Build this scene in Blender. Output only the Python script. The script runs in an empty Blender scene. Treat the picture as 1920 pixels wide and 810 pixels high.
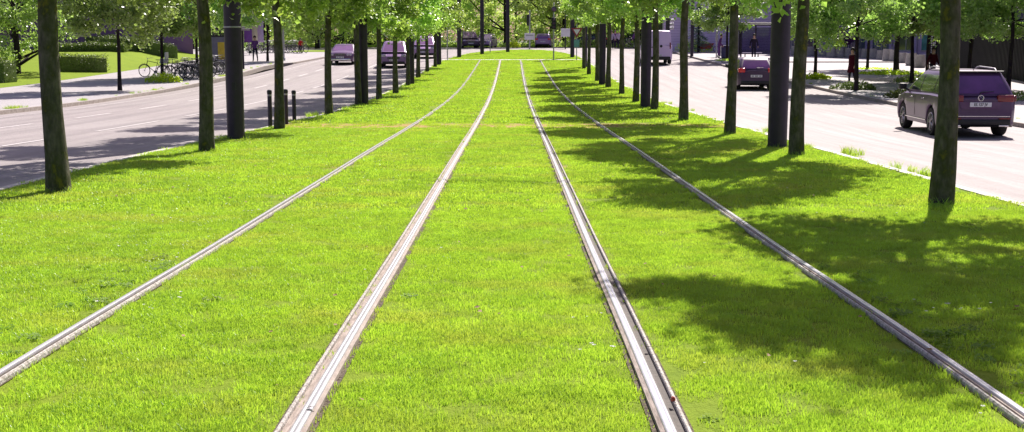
import bpy, bmesh, math, random
from mathutils import Vector, Matrix
from math import sin, cos, pi, radians as R, sqrt, atan2
C = bpy.context.scene
COL = C.collection
rnd = random.Random(11)

# ------------------------------------------------------------------ terrain
F, YH, CY, CX = 2300., 75., 405., 960.        # the camera: focal length and horizon in photo pixels
P = math.atan((CY-YH)/F); cp, sp = cos(P), sin(P)
EYE = 1.6
KY = [-30,0,5.44,9.5,14.7,21.5,26,35,44.7,52,57,71,91,110,129,150,250,1500]
KZ = [.1,.11,.057,-.03,-.125,-.25,-.345,-.50,-.605,-.62,-.595,-.36,.12,.55,.87,1.0,1.1,1.1]
def pchip(KY, KZ):
    n=len(KY); d=[(KZ[i+1]-KZ[i])/(KY[i+1]-KY[i]) for i in range(n-1)]; m=[0]*n
    for i in range(1,n-1):
        if d[i-1]*d[i]>0:
            h0=KY[i]-KY[i-1]; h1=KY[i+1]-KY[i]; w1=2*h1+h0; w2=h1+2*h0
            m[i]=(w1+w2)/(w1/d[i-1]+w2/d[i])
    def f(y):
        if y<=KY[0]: return KZ[0]
        if y>=KY[-1]: return KZ[-1]
        i=0
        while KY[i+1]<y: i+=1
        h=KY[i+1]-KY[i]; t=(y-KY[i])/h
        return (1+2*t)*(1-t)**2*KZ[i]+t*(1-t)**2*h*m[i]+t*t*(3-2*t)*KZ[i+1]+t*t*(t-1)*h*m[i+1]
    return f
prof = pchip(KY, KZ)
def ss(t): t=max(0,min(1,t)); return t*t*(3-2*t)
def gr(x, y): return prof(y) - .3*ss((x-5.4)/4)*max(0,min(1,(57-y)/27))
def gl(x, y): return gr(x,y) + .75*ss((-23.2-x)/4)*ss((y-62)/20)
def at(px, py, gf=gr, dz=0):
    """the ground point that the photograph shows at a pixel"""
    u=(px-CX)/F; v=(py-CY)/F
    dx,dy,dd = u, cp-v*sp, -sp-v*cp
    s=3.
    while s<500:
        if EYE+dd*s-gf(dx*s,dy*s)-dz<=0: break
        s*=1.004
    a,b=s/1.004,s
    for _ in range(25):
        m=(a+b)/2
        if EYE+dd*m-gf(dx*m,dy*m)-dz<=0: b=m
        else: a=m
    return Vector((dx*b,dy*b,gf(dx*b,dy*b)+dz))
def lerp_tab(tab):
    def f(y):
        if y<=tab[0][0]: return tab[0][1]
        for (a,u),(b,v) in zip(tab,tab[1:]):
            if y<=b: return u+(v-u)*(y-a)/(b-a)
        return tab[-1][1]
    return f

# ------------------------------------------------------------------ materials
def nodes(name):
    m=bpy.data.materials.new(name); m.use_nodes=True; nt=m.node_tree
    for n in list(nt.nodes): nt.nodes.remove(n)
    out=nt.nodes.new('ShaderNodeOutputMaterial'); return m,nt,out
def N(nt,t,**kw):
    n=nt.nodes.new(t)
    for k,v in kw.items():
        if k in n.inputs: n.inputs[k].default_value=v
        else: setattr(n,k,v)
    return n
def ramp(nt,fac,stops):
    r=nt.nodes.new('ShaderNodeValToRGB'); e=r.color_ramp.elements
    while len(e)<len(stops): e.new(.5)
    for i,(p,c) in enumerate(stops): e[i].position=p; e[i].color=(*c,1)
    nt.links.new(fac,r.inputs[0]); return r.outputs[0]
def noise(nt,vec,scale,detail=4,rough=.6):
    n=N(nt,'ShaderNodeTexNoise'); n.inputs['Scale'].default_value=scale; n.inputs['Detail'].default_value=detail; n.inputs['Roughness'].default_value=rough
    if vec: nt.links.new(vec,n.inputs['Vector'])
    return n.outputs['Fac']
def pos(nt,sc=(1,1,1)):
    g=N(nt,'ShaderNodeNewGeometry'); m=N(nt,'ShaderNodeMapping'); m.inputs['Scale'].default_value=sc
    nt.links.new(g.outputs['Position'],m.inputs['Vector']); return m.outputs['Vector']
def objc(nt,sc=(1,1,1)):
    g=N(nt,'ShaderNodeTexCoord'); m=N(nt,'ShaderNodeMapping'); m.inputs['Scale'].default_value=sc
    nt.links.new(g.outputs['Object'],m.inputs['Vector']); return m.outputs['Vector']
def mix(nt,f,a,b,mode='MIX'):
    m=nt.nodes.new('ShaderNodeMix'); m.data_type='RGBA'; m.blend_type=mode
    for s,v in ((0,f),(6,a),(7,b)):
        if hasattr(v,'is_output') : nt.links.new(v,m.inputs[s])
        else: m.inputs[s].default_value = v if s==0 else (*v,1)
    return m.outputs[2]
def mat(name,c1,c2=None,scale=8,rough=.6,metal=0,bump=0,spec=.5,coat=0,space='obj',sc=(1,1,1),detail=5):
    m,nt,out=nodes(name); b=N(nt,'ShaderNodeBsdfPrincipled')
    b.inputs['Roughness'].default_value=rough; b.inputs['Metallic'].default_value=metal
    b.inputs['Specular IOR Level'].default_value=spec; b.inputs['Coat Weight'].default_value=coat*.5; b.inputs['Coat Roughness'].default_value=.06
    v=objc(nt,sc) if space=='obj' else pos(nt,sc)
    f=noise(nt,v,scale,detail)
    c2=c2 or tuple(x*.8 for x in c1)
    nt.links.new(ramp(nt,f,[(.32,c2),(.68,c1)]),b.inputs['Base Color'])
    if bump:
        bp=N(nt,'ShaderNodeBump'); bp.inputs['Strength'].default_value=bump; bp.inputs['Distance'].default_value=.02
        nt.links.new(f,bp.inputs['Height']); nt.links.new(bp.outputs[0],b.inputs['Normal'])
    nt.links.new(b.outputs[0],out.inputs[0]); return m
def leafmat(name,c1,c2,tr,rough=.45,scale=1.2,dry=None):
    m,nt,out=nodes(name)
    f=noise(nt,pos(nt),scale,4); f2=noise(nt,pos(nt),scale*14,2)
    col=mix(nt,f2,ramp(nt,f,[(.3,c2),(.7,c1)]),tuple(x*1.3 for x in c1))
    if dry:
        oi=N(nt,'ShaderNodeObjectInfo'); hs=N(nt,'ShaderNodeHueSaturation'); mr=N(nt,'ShaderNodeMapRange'); mr.inputs[3].default_value=.86; mr.inputs[4].default_value=1.30; nt.links.new(oi.outputs['Random'],mr.inputs[0]); nt.links.new(mr.outputs[0],hs.inputs['Value']); nt.links.new(col,hs.inputs['Color']); col=hs.outputs[0]
        g=noise(nt,pos(nt,(.8,1.1,1)),.9,5,.7); col=mix(nt,ramp(nt,g,[(.50,(0,0,0)),(.74,(.62,)*3)]),col,dry)
    else:
        oi=N(nt,'ShaderNodeObjectInfo'); hs=N(nt,'ShaderNodeHueSaturation'); mr=N(nt,'ShaderNodeMapRange'); mr.inputs[3].default_value=.78; mr.inputs[4].default_value=1.3
        mh=N(nt,'ShaderNodeMapRange'); mh.inputs[3].default_value=.485; mh.inputs[4].default_value=.512
        nt.links.new(oi.outputs['Random'],mr.inputs[0]); nt.links.new(oi.outputs['Random'],mh.inputs[0]); nt.links.new(mr.outputs[0],hs.inputs['Value']); nt.links.new(mh.outputs[0],hs.inputs['Hue']); nt.links.new(col,hs.inputs['Color']); col=hs.outputs[0]
    b=N(nt,'ShaderNodeBsdfPrincipled'); b.inputs['Roughness'].default_value=rough; b.inputs['Specular IOR Level'].default_value=.35
    nt.links.new(col,b.inputs['Base Color'])
    t=N(nt,'ShaderNodeBsdfTranslucent'); nt.links.new(mix(nt,1,col,tr,'MULTIPLY'),t.inputs['Color'])
    a=N(nt,'ShaderNodeAddShader'); nt.links.new(b.outputs[0],a.inputs[0]); nt.links.new(t.outputs[0],a.inputs[1])
    nt.links.new(a.outputs[0],out.inputs[0]); return m

M={}
M['leaf']=leafmat('lime_leaf',(.118,.178,.036),(.038,.082,.024),(1.55,1.55,1.1),rough=.33)
M['leaf2']=leafmat('park_leaf',(.118,.170,.042),(.036,.078,.028),(1.55,1.6,1.2),rough=.33)
M['wood_leaf']=leafmat('woodland_leaf',(.15,.19,.05),(.05,.09,.04),(1.9,1.9,1.5),scale=.5)
M['hedge']=leafmat('hedge_leaf',(.085,.115,.022),(.025,.048,.014),(.35,.35,.3),scale=3)
M['clover']=leafmat('clover_leaf',(.090,.150,.014),(.045,.090,.010),(1.0,1.0,1.0),rough=.8,scale=3)
M['conifer']=leafmat('conifer_needle',(.050,.085,.065),(.025,.05,.035),(.7,.7,.7))
M['blade']=leafmat('grass_blade',(.118,.200,.022),(.058,.128,.016),(1.7,1.42,.9),rough=.42,scale=.55,dry=(.19,.20,.06))
M['yellowleaf']=leafmat('yellow_leaf',(.20,.26,.01),(.12,.18,.01),(1.5,1.5,1.0),scale=5)
# lawn base: soil and short grass, with two worn dry bands across the tracks
def lawn_mat(name,g1,g2,bands=True):
    m,nt,out=nodes(name); b=N(nt,'ShaderNodeBsdfPrincipled'); b.inputs['Roughness'].default_value=.9; b.inputs['Specular IOR Level'].default_value=.1
    p=pos(nt); f=noise(nt,p,.7,6,.65); f2=noise(nt,pos(nt,(1,.5,1)),16,5,.75)
    col=mix(nt,f2,ramp(nt,f,[(.3,g2),(.7,g1)]),tuple(x*1.2 for x in g1))
    if bands:
        s=N(nt,'ShaderNodeSeparateXYZ'); nt.links.new(p,s.inputs[0])
        tot=None
        for yc,w,amp in ((28.9,1.5,1.6),(17.2,.3,1.)):
            d=N(nt,'ShaderNodeMath',operation='SUBTRACT'); nt.links.new(s.outputs[1],d.inputs[0]); d.inputs[1].default_value=yc
            ab=N(nt,'ShaderNodeMath',operation='ABSOLUTE'); nt.links.new(d.outputs[0],ab.inputs[0])
            mr=N(nt,'ShaderNodeMapRange'); nt.links.new(ab.outputs[0],mr.inputs[0]); mr.inputs[1].default_value=w*.4; mr.inputs[2].default_value=w; mr.inputs[3].default_value=amp; mr.inputs[4].default_value=0
            if tot is None: tot=mr.outputs[0]
            else:
                a=N(nt,'ShaderNodeMath',operation='ADD'); nt.links.new(tot,a.inputs[0]); nt.links.new(mr.outputs[0],a.inputs[1]); tot=a.outputs[0]
        k=N(nt,'ShaderNodeMath',operation='MULTIPLY'); nt.links.new(tot,k.inputs[0]); nt.links.new(f2,k.inputs[1])
        col=mix(nt,k.outputs[0],col,(.40,.26,.11))
    nt.links.new(col,b.inputs['Base Color'])
    bp=N(nt,'ShaderNodeBump'); bp.inputs['Strength'].default_value=.8; bp.inputs['Distance'].default_value=.04
    nt.links.new(f2,bp.inputs['Height']); nt.links.new(bp.outputs[0],b.inputs['Normal'])
    nt.links.new(b.outputs[0],out.inputs[0]); return m
M['lawn']=lawn_mat('track_lawn',(.175,.245,.018),(.085,.150,.016))
M['lawn2']=lawn_mat('park_lawn',(.180,.250,.018),(.110,.180,.016),False)
M['soil']=mat('dark_pebbly_soil',(.20,.16,.12),(.035,.028,.02),60,.9,0,.9,.2,space='pos')
M['ground']=mat('earth_ground',(.10,.11,.05),(.05,.06,.03),1.5,.95,space='pos')
def road_mat(name,c1,c2,c3):
    m,nt,out=nodes(name); b=N(nt,'ShaderNodeBsdfPrincipled'); b.inputs['Roughness'].default_value=.72; b.inputs['Specular IOR Level'].default_value=.25
    f=noise(nt,pos(nt,(1.6,.07,1)),1.6,6,.6); f2=noise(nt,pos(nt),60,3,.8); f3=noise(nt,pos(nt,(.35,.5,1)),.35,3)
    col=mix(nt,.35,ramp(nt,f,[(.35,c2),(.62,c1)]),ramp(nt,f3,[(.4,c3),(.6,c1)]))
    f4=noise(nt,pos(nt,(2.2,.02,1)),1.,2,.4); col=mix(nt,ramp(nt,f4,[(.5,(0,0,0)),(.62,(.45,)*3)]),col,c2)
    f5=noise(nt,pos(nt),2.2,7,.75); col=mix(nt,ramp(nt,f5,[(.485,(0,0,0)),(.5,(.55,)*3),(.515,(0,0,0))]),col,tuple(x*.45 for x in c2))
    col=mix(nt,.22,col,ramp(nt,f2,[(.35,(.05,.05,.05)),(.6,(.6,.57,.58))]))
    nt.links.new(col,b.inputs['Base Color'])
    bp=N(nt,'ShaderNodeBump'); bp.inputs['Strength'].default_value=.35; bp.inputs['Distance'].default_value=.01
    nt.links.new(f2,bp.inputs['Height']); nt.links.new(bp.outputs[0],b.inputs['Normal'])
    nt.links.new(b.outputs[0],out.inputs[0]); return m
M['road']=road_mat('worn_asphalt',(.315,.275,.272),(.165,.140,.142),(.26,.212,.212))
M['pave']=road_mat('pale_paving',(.40,.375,.385),(.31,.285,.30),(.36,.33,.35))
M['kerb']=mat('kerb_stone',(.40,.36,.33),(.24,.20,.18),9,.8,0,.3,.3,space='pos')
M['paint']=mat('road_paint',(.62,.58,.58),(.36,.32,.32),7,.6,space='pos')
M['concrete']=mat('grey_concrete',(.42,.40,.40),(.27,.25,.26),6,.85,0,.3,.2)
M['strip']=mat('pale_concrete_strip',(.62,.58,.55),(.45,.42,.40),8,.8,space='pos')
# bark: dark, with green and yellow lichen
def bark_mat(name,c1,c2,lich=1.):
    m,nt,out=nodes(name); b=N(nt,'ShaderNodeBsdfPrincipled'); b.inputs['Roughness'].default_value=.9; b.inputs['Specular IOR Level'].default_value=.15
    f=noise(nt,pos(nt,(14,14,4)),1.5,6,.7); g=noise(nt,pos(nt,(1,1,.8)),6,4,.6); h=noise(nt,pos(nt,(3,3,18)),3,3)
    col=ramp(nt,f,[(.3,c2),(.7,c1)])
    col=mix(nt,ramp(nt,g,[(.45,(0,0,0)),(.60,(lich*.8,)*3)]),col,(.050,.058,.018))
    col=mix(nt,ramp(nt,g,[(.61,(0,0,0)),(.67,(lich*.7,)*3)]),col,(.16,.15,.02))
    col=mix(nt,ramp(nt,h,[(.70,(0,0,0)),(.74,(.35,)*3)]),col,(.13,.12,.10))
    nt.links.new(col,b.inputs['Base Color'])
    bp=N(nt,'ShaderNodeBump'); bp.inputs['Strength'].default_value=.7; bp.inputs['Distance'].default_value=.03
    nt.links.new(f,bp.inputs['Height']); nt.links.new(bp.outputs[0],b.inputs['Normal'])
    nt.links.new(b.outputs[0],out.inputs[0]); return m
M['bark']=bark_mat('lime_bark',(.150,.140,.105),(.050,.050,.038))
M['bark2']=bark_mat('dark_bark',(.040,.028,.035),(.014,.010,.014),.3)
M['pole']=mat('dark_pole_paint',(.042,.028,.058),(.028,.022,.036),5,.45,.2,0,.4)
M['galv']=mat('galvanised_steel',(.46,.45,.47),(.34,.33,.36),20,.45,.6)
M['white']=mat('white_panel',(.75,.73,.76),(.65,.62,.66),4,.5)
M['black']=mat('black_plastic',(.018,.017,.020),(.010,.010,.012),10,.5)
M['steel']=mat('polished_rail_steel',(.74,.73,.77),(.52,.51,.55),30,.27,.45,space='pos',sc=(8,.3,1))
M['railside']=mat('rail_sealing',(.40,.34,.30),(.22,.18,.155),14,.75,0,.4,.2,space='pos',sc=(3,.6,1))
M['raillip']=mat('pale_rail_edge',(.60,.57,.54),(.26,.23,.20),40,.8,0,.6,.2,space='pos')
M['groove']=mat('rail_groove_shade',(.10,.08,.07),(.04,.035,.03),30,.8,space='pos')  # shade inside the groove, put into the base colour
M['lilac']=mat('lilac_render_wall',(.68,.54,.74),(.58,.45,.64),.8,.85)
M['purple']=mat('purple_concrete',(.25,.13,.30),(.18,.09,.22),.7,.85)
M['darkwall']=mat('dark_cladding',(.012,.010,.014),(.008,.007,.010),1.5,.6)
M['cream']=mat('cream_fascia',(.55,.50,.36),(.45,.40,.28),2,.7)
M['greyroof']=mat('grey_roof_slab',(.22,.22,.27),(.17,.17,.21),1.5,.7)
def glass_mat(name,c,rough=.08):
    m,nt,out=nodes(name); b=N(nt,'ShaderNodeBsdfPrincipled'); b.inputs['Roughness'].default_value=rough; b.inputs['Specular IOR Level'].default_value=.8
    b.inputs['Coat Weight'].default_value=.5; b.inputs['Coat Roughness'].default_value=.03
    f=noise(nt,objc(nt),1.7,3); nt.links.new(ramp(nt,f,[(.35,tuple(x*.6 for x in c)),(.65,c)]),b.inputs['Base Color'])
    nt.links.new(b.outputs[0],out.inputs[0]); return m
M['glass']=glass_mat('purple_tinted_glass',(.16,.04,.20))
M['dglass']=glass_mat('dark_green_glass',(.05,.07,.06))
M['bglass']=glass_mat('blue_grey_facade_glass',(.10,.13,.20),.15)
M['tglass']=glass_mat('turquoise_glass',(.10,.34,.32),.15)
M['tyre']=mat('tyre_rubber',(.018,.016,.018),(.012,.011,.012),20,.85)
M['rim']=mat('wheel_alloy',(.40,.38,.42),(.30,.28,.32),10,.35,.8)
M['redbright']=mat('bright_red_lamp',(.75,.03,.03),(.6,.02,.02),5,.2,0,0,.6,.5)
M['redlamp']=mat('red_lamp',(.22,.008,.015),(.14,.006,.01),5,.2,0,0,.6,.5)
M['chrome']=mat('chrome',(.8,.78,.8),(.7,.68,.7),5,.15,1)
M['clear']=mat('headlamp_glass',(.55,.50,.60),(.35,.32,.40),9,.12,.3,0,.8,.6)
M['plate']=mat('plate_white',(.80,.78,.82),(.72,.70,.74),3,.4)
M['ink']=mat('plate_ink',(.015,.013,.02),None,3,.5)
M['skin']=mat('skin',(.50,.30,.24),(.42,.24,.19),6,.6)
M['hair']=mat('dark_hair',(.03,.02,.018),(.015,.01,.01),30,.7)
M['cargo']=mat('faded_red_box',(.42,.06,.03),(.30,.04,.02),5,.6)
M['bin']=mat('blue_box',(.07,.06,.18),(.05,.045,.14),3,.5)
M['yellow']=mat('yellow_poster',(.62,.42,.05),(.45,.30,.03),4,.5)
M['redring']=mat('sign_red',(.30,.02,.05),None,3,.5)
M['blue']=mat('sign_blue',(.05,.14,.35),None,3,.5)
M['deadleaf']=mat('dry_leaf_brown',(.30,.20,.09),(.16,.09,.04),30,.8)
M['daisy']=mat('daisy_white',(.8,.8,.75),None,3,.6)
def paint(name,c,metal=.35,rough=.3): return mat(name,c,tuple(x*.93 for x in c),1.2,rough,metal,0,.5,.8)
def cloth(name,c): return mat(name,c,tuple(x*.7 for x in c),12,.9,0,.2,.1)

# ------------------------------------------------------------------ mesh helpers
class MB:
    def __init__(s): s.v=[]; s.f=[]; s.mi=[]
    def add(s,vs,fs,mi=0):
        n=len(s.v); s.v+= [tuple(v) for v in vs]; s.f+=[tuple(i+n for i in f) for f in fs]; s.mi+=[mi]*len(fs); return s
    def box(s,x0,x1,y0,y1,z0,z1,mi=0,b=0):
        if b<=0:
            return s.add([(x0,y0,z0),(x1,y0,z0),(x1,y1,z0),(x0,y1,z0),(x0,y0,z1),(x1,y0,z1),(x1,y1,z1),(x0,y1,z1)],
                [(0,3,2,1),(4,5,6,7),(0,1,5,4),(1,2,6,5),(2,3,7,6),(3,0,4,7)],mi)
        bm=bmesh.new(); bmesh.ops.create_cube(bm,size=1)
        for v in bm.verts: v.co=Vector(((x0+x1)/2+v.co.x*(x1-x0),(y0+y1)/2+v.co.y*(y1-y0),(z0+z1)/2+v.co.z*(z1-z0)))
        bmesh.ops.bevel(bm,geom=list(bm.edges),offset=b,segments=2,affect='EDGES',profile=.5)
        bm.verts.index_update(); s.add([v.co[:] for v in bm.verts],[[v.index for v in f.verts] for f in bm.faces],mi); bm.free(); return s
    def tube(s,pts,rad,n=8,mi=0,cap=True,closed=False):
        pts=[Vector(p) for p in pts]; k=len(pts)
        rad=rad if isinstance(rad,(list,tuple)) else [rad]*k
        rings=[]; base=len(s.v); up=None; vs=[]
        for i,p in enumerate(pts):
            if closed: d=(pts[(i+1)%k]-pts[i-1])
            else: d=(pts[min(i+1,k-1)]-pts[max(i-1,0)])
            d=d.normalized() if d.length>1e-9 else Vector((0,0,1))
            if up is None: up=Vector((1,0,0)) if abs(d.x)<.9 else Vector((0,1,0))
            a=d.cross(up).normalized(); b=a.cross(d).normalized(); up=b if abs(b.dot(d))<.5 else up
            for j in range(n):
                t=2*pi*j/n; vs.append(p+(a*cos(t)+b*sin(t))*rad[i])
        fs=[]
        for i in range(k if closed else k-1):
            for j in range(n):
                a=i*n+j; b=i*n+(j+1)%n; c=((i+1)%k)*n+(j+1)%n; d=((i+1)%k)*n+j
                fs.append((a,b,c,d))
        if cap and not closed: fs.append(tuple(range(n))[::-1]); fs.append(tuple((k-1)*n+j for j in range(n)))
        return s.add(vs,fs,mi)
    def lathe(s,prof,n=16,c=(0,0,0),axis='z',mi=0,cap=True):
        vs=[]; fs=[]; k=len(prof)
        for r,h in prof:
            for j in range(n):
                t=2*pi*j/n; a,b=r*cos(t),r*sin(t)
                p=(a,b,h) if axis=='z' else ((h,a,b) if axis=='x' else (a,h,b))
                vs.append((p[0]+c[0],p[1]+c[1],p[2]+c[2]))
        for i in range(k-1):
            for j in range(n): fs.append((i*n+j,i*n+(j+1)%n,(i+1)*n+(j+1)%n,(i+1)*n+j))
        if cap: fs.append(tuple(range(n))[::-1]); fs.append(tuple((k-1)*n+j for j in range(n)))
        return s.add(vs,fs,mi)
    def prism(s,poly,z0,z1,mi=0,axis='z'):
        n=len(poly); T={'z':lambda a,b,h:(a,b,h),'y':lambda a,b,h:(a,h,b),'x':lambda a,b,h:(h,a,b)}[axis]
        vs=[T(a,b,z0) for a,b in poly]+[T(a,b,z1) for a,b in poly]
        return s.add(vs,[tuple(range(n))[::-1],tuple(range(n,2*n))]+[(i,(i+1)%n,n+(i+1)%n,n+i) for i in range(n)],mi)
    def mesh(s,name,mats,smooth=False,angle=None,fix=True):
        me=bpy.data.meshes.new(name); me.from_pydata(s.v,[],s.f)
        for m in (mats if isinstance(mats,(list,tuple)) else [mats]): me.materials.append(M[m] if isinstance(m,str) else m)
        me.polygons.foreach_set('material_index',s.mi)
        if fix:
            bm=bmesh.new(); bm.from_mesh(me); bmesh.ops.recalc_face_normals(bm,faces=bm.faces); bm.to_mesh(me); bm.free()
        if smooth:
            me.polygons.foreach_set('use_smooth',[True]*len(me.polygons))
            me.set_sharp_from_angle(angle=R(angle or 40))
        me.update(); return me
    def build(s,name,mats,parent=None,smooth=False,angle=None,fix=True):
        return link(name,s.mesh(name,mats,smooth,angle,fix),parent)
def link(name,data,parent=None):
    o=bpy.data.objects.new(name,data); COL.objects.link(o)
    if parent: o.parent=parent
    return o
def tag(o,label=None,cat=None,group=None,kind=None):
    if label: o['label']=label
    if cat: o['category']=cat
    if group: o['group']=group
    if kind: o['kind']=kind
    return o
def empty(name,loc,rz=0,label=None,cat=None,group=None,rx=0,ry=0):
    o=bpy.data.objects.new(name,None); COL.objects.link(o); o.empty_display_size=.2
    o.location=loc; o.rotation_euler=(rx,ry,rz); return tag(o,label,cat,group)
def copy_tree(o,parent=None):
    c=o.copy(); COL.objects.link(c)
    if parent: c.parent=parent
    for ch in [x for x in KIDS(o)]: copy_tree(ch,c)
    return c
def KIDS(o): return [x for x in COL.objects if x.parent==o]
ORD=['first','second','third','fourth','fifth','sixth','seventh','eighth','ninth','tenth','eleventh','twelfth','thirteenth','fourteenth','fifteenth','sixteenth']

# ------------------------------------------------------------------ the setting
def sheet(name,xl,xr,y0,y1,dz,m,gf=gr,dx=1.2,dy=1.5,skirt=.25,kind='structure'):
    if not callable(xl): a=xl; xl=lambda y:a
    if not callable(xr): b=xr; xr=lambda y:b
    ny=max(1,int((y1-y0)/dy)); wmax=max(xr(y0+(y1-y0)*i/ny)-xl(y0+(y1-y0)*i/ny) for i in range(ny+1)); nx=max(1,int(wmax/dx))
    vs=[]; fs=[]
    for i in range(ny+1):
        y=y0+(y1-y0)*i/ny; a,b=xl(y),xr(y)
        for j in range(nx+1):
            x=a+(b-a)*j/nx; vs.append((x,y,gf(x,y)+dz))
    W=nx+1
    for i in range(ny):
        for j in range(nx): fs.append((i*W+j,i*W+j+1,(i+1)*W+j+1,(i+1)*W+j))
    if skirt:
        loop=[j for j in range(W)]+[i*W+nx for i in range(1,ny+1)]+[ny*W+j for j in range(nx-1,-1,-1)]+[i*W for i in range(ny-1,0,-1)]
        b0=len(vs); vs+=[(vs[k][0],vs[k][1],vs[k][2]-skirt) for k in loop]; n=len(loop)
        fs+=[(loop[i],b0+i,b0+(i+1)%n,loop[(i+1)%n]) for i in range(n)]
    mb=MB(); mb.add(vs,fs); o=mb.build(name,m,fix=False); tag(o,kind=kind); return o
medL=lerp_tab([(-12,-6.0),(14.2,-6.0),(20,-5.96),(25,-5.8),(32.7,-5.5),(36,-5.4),(80,-5.42),(91,-5.1),(97.4,-4.62),(106,-3.66),(112,-2.2),(115.7,-.5),(117,.9)])
medR=lerp_tab([(-12,5.4),(20,5.3),(60,5.45),(94,5.48),(100,5.2),(107.5,4.63),(112,3.9),(115.7,2.9),(117,1.1)])
RW=-.06                                                 # road surface against the lawn
# ground: one sheet to the horizon
mb=MB(); ys=[-30,-10,0,5,10,15,20,25,30,35,40,45,50,55,60,65,70,80,90,100,110,120,130,150,250,600,1500]; xs=[-900,-200,-60,-23,-15,0,5,10,15,30,60,200,900]
mb.add([(x,y,gr(x,y)-.34) for y in ys for x in xs],[(i*13+j,i*13+j+1,(i+1)*13+j+1,(i+1)*13+j) for i in range(len(ys)-1) for j in range(12)])
tag(mb.build('ground','ground',fix=False),kind='structure')
sheet('road',-15.15,14.1,-12,117.2,RW,'road')
sheet('crossing_road',-90,90,117.2,131,RW,'road',dx=3)
sheet('lawn_median',lambda y:medL(y)+.12,lambda y:medR(y)-.12,-12,117,0,'lawn',dx=.8,dy=.7)
sheet('median_kerb',lambda y:medL(y),lambda y:medL(y)+.118,-12,116.9,.012,'strip',dy=.7)
sheet('median_kerb',lambda y:medR(y)-.118,lambda y:medR(y),-12,116.9,.012,'strip',dy=.7)
kL=lerp_tab([(-12,-14.9),(45,-15.05),(70,-15.6),(80,-16.1),(84,-15.9),(86,-15.1),(96,-14.6),(106,-13.5),(112,-15),(116,-20)])
lawnE=lerp_tab([(0,-23.2),(80,-23.2),(96,-24.5)])
sheet('pavement',-23.2,lambda y:kL(y)-.152,-12,96,.05,'pave',gf=gr)
sheet('pavement',-60,lambda y:kL(y)-.152,96.01,117,.05,'pave',gf=gr)
sheet('kerb',lambda y:kL(y)-.15,lambda y:kL(y),-12,117,.062,'kerb',gf=gr,dy=.8)
sheet('lawn',-70,-23.21,-12,96,.055,'lawn2',gf=gl,dx=1.5)
sheet('pavement',14.25,70,-12,117,.05,'pave',gf=gr)
sheet('kerb',14.1,14.248,-12,117,.062,'kerb',gf=gr,dy=.8)
sheet('lawn',-90,90,131,230,.02,'lawn2',gf=gr,dx=6,dy=3)
sheet('verge',-19.5,-14.6,108,113.5,.06+.01,'lawn2',gf=gr)
# strip of concrete across the median
sheet('path',-5.2,5.5,91.6,92.5,.006,'strip',dy=.3,skirt=0)
# drain edge that runs across the right hand pavement
sheet('kerb',14.6,60,86.0,86.35,.12,'kerb',gf=gr,dy=.2,skirt=.1)
# painted lines, each dash a sheet just above the asphalt
def dashes(x,y0,y1,ln,gap,w=.13):
    mb=MB(); y=y0
    while y<y1:
        n=max(1,int(ln/.8))
        for i in range(n):
            a=y+ln*i/n; b=y+ln*(i+1)/n
            mb.add([(x-w/2,a,gr(x,a)+RW+.006),(x+w/2,a,gr(x,a)+RW+.006),(x+w/2,b,gr(x,b)+RW+.006),(x-w/2,b,gr(x,b)+RW+.006)],[(0,1,2,3)])
        y+=ln+gap
    tag(mb.build('road_marking','paint',fix=False),kind='structure')
dashes(-12.1,22,88,3,3); dashes(-9.35,20,90,5,2.6,.11); dashes(-14.3,30,95,6,.3,.08)

# ------------------------------------------------------------------ tram rails
def rail(x,side,label,k_=.68):
    """side=+1: the groove lies on the +x side of the head"""
    root=empty('tram_rail',(x,0,0),0,label,'rail','grooved tram rails in the lawn')
    ys=[-6+.6*i for i in range(int((92.0+6)/.6)+1)]
    def ext(name,prof_,m,smooth=False):
        vs=[];k=len(prof_)
        for y in ys:
            for u,z in prof_: vs.append((u*side*k_,y,gr(x,y)+(z*.76 if z>.02 else z)))
        fs=[(i*k+j,i*k+j+1,(i+1)*k+j+1,(i+1)*k+j) for i in range(len(ys)-1) for j in range(k-1)]
        fs.append(tuple(range(k))); fs.append(tuple((len(ys)-1)*k+j for j in range(k))[::-1])
        mb=MB(); mb.add(vs,fs); return mb.build(name,m,root,smooth,50)
    ext('rail_head',[(-.022,-.02),(-.022,.036),(-.016,.043),(-.004,.046),(.014,.0455),(.016,.0435),(.020,.0435),(.022,.0455),(.034,.046),(.041,.043),(.044,.036),(.046,.0)],'steel',True)
    ext('groove',[(.046,.030),(.060,.028),(.066,.010),(.105,.010)],'groove' if side>0 else 'railside')  # dark floor colour stands in for shade; the other side keeps the sealing tone
    ext('outer_sealing',[(-.052,-.02),(-.050,.030),(-.024,.038),(-.022,-.02)],'railside')
    ext('edge_band',[(.105,-.02),(.106,.034),(.112,.041),(.126,.038),(.136,.026),(.140,-.02)],'raillip')
    return root
RX=[(-2.37,1),(-.835,-1),(.61,1),(2.10,-1)]
RL=['polished tram rail furthest left, catching the sun','second tram rail from the left, beige sealing beside it',
    'third tram rail from the left, with dark shaded groove','tram rail furthest right, crossing the shade of the trees']
for (x,s),l,k_ in zip(RX,RL,(.46,.68,.68,.50)): rail(x,s,l,k_)
for x,s in RX:      # worn soil beside each rail
    a,b=sorted((x-.036*s*(.7 if abs(x)>2 else 1),x-.058*s*(.7 if abs(x)>2 else 1))); sheet('soil_strip',a,b,-6,91.5,.006,'soil',skirt=0,dy=.6)
    a,b=sorted((x+.095*s*(.7 if abs(x)>2 else 1),x+.108*s*(.7 if abs(x)>2 else 1))); sheet('soil_strip',a,b,-6,91.5,.006,'soil',skirt=0,dy=.6)

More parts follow.
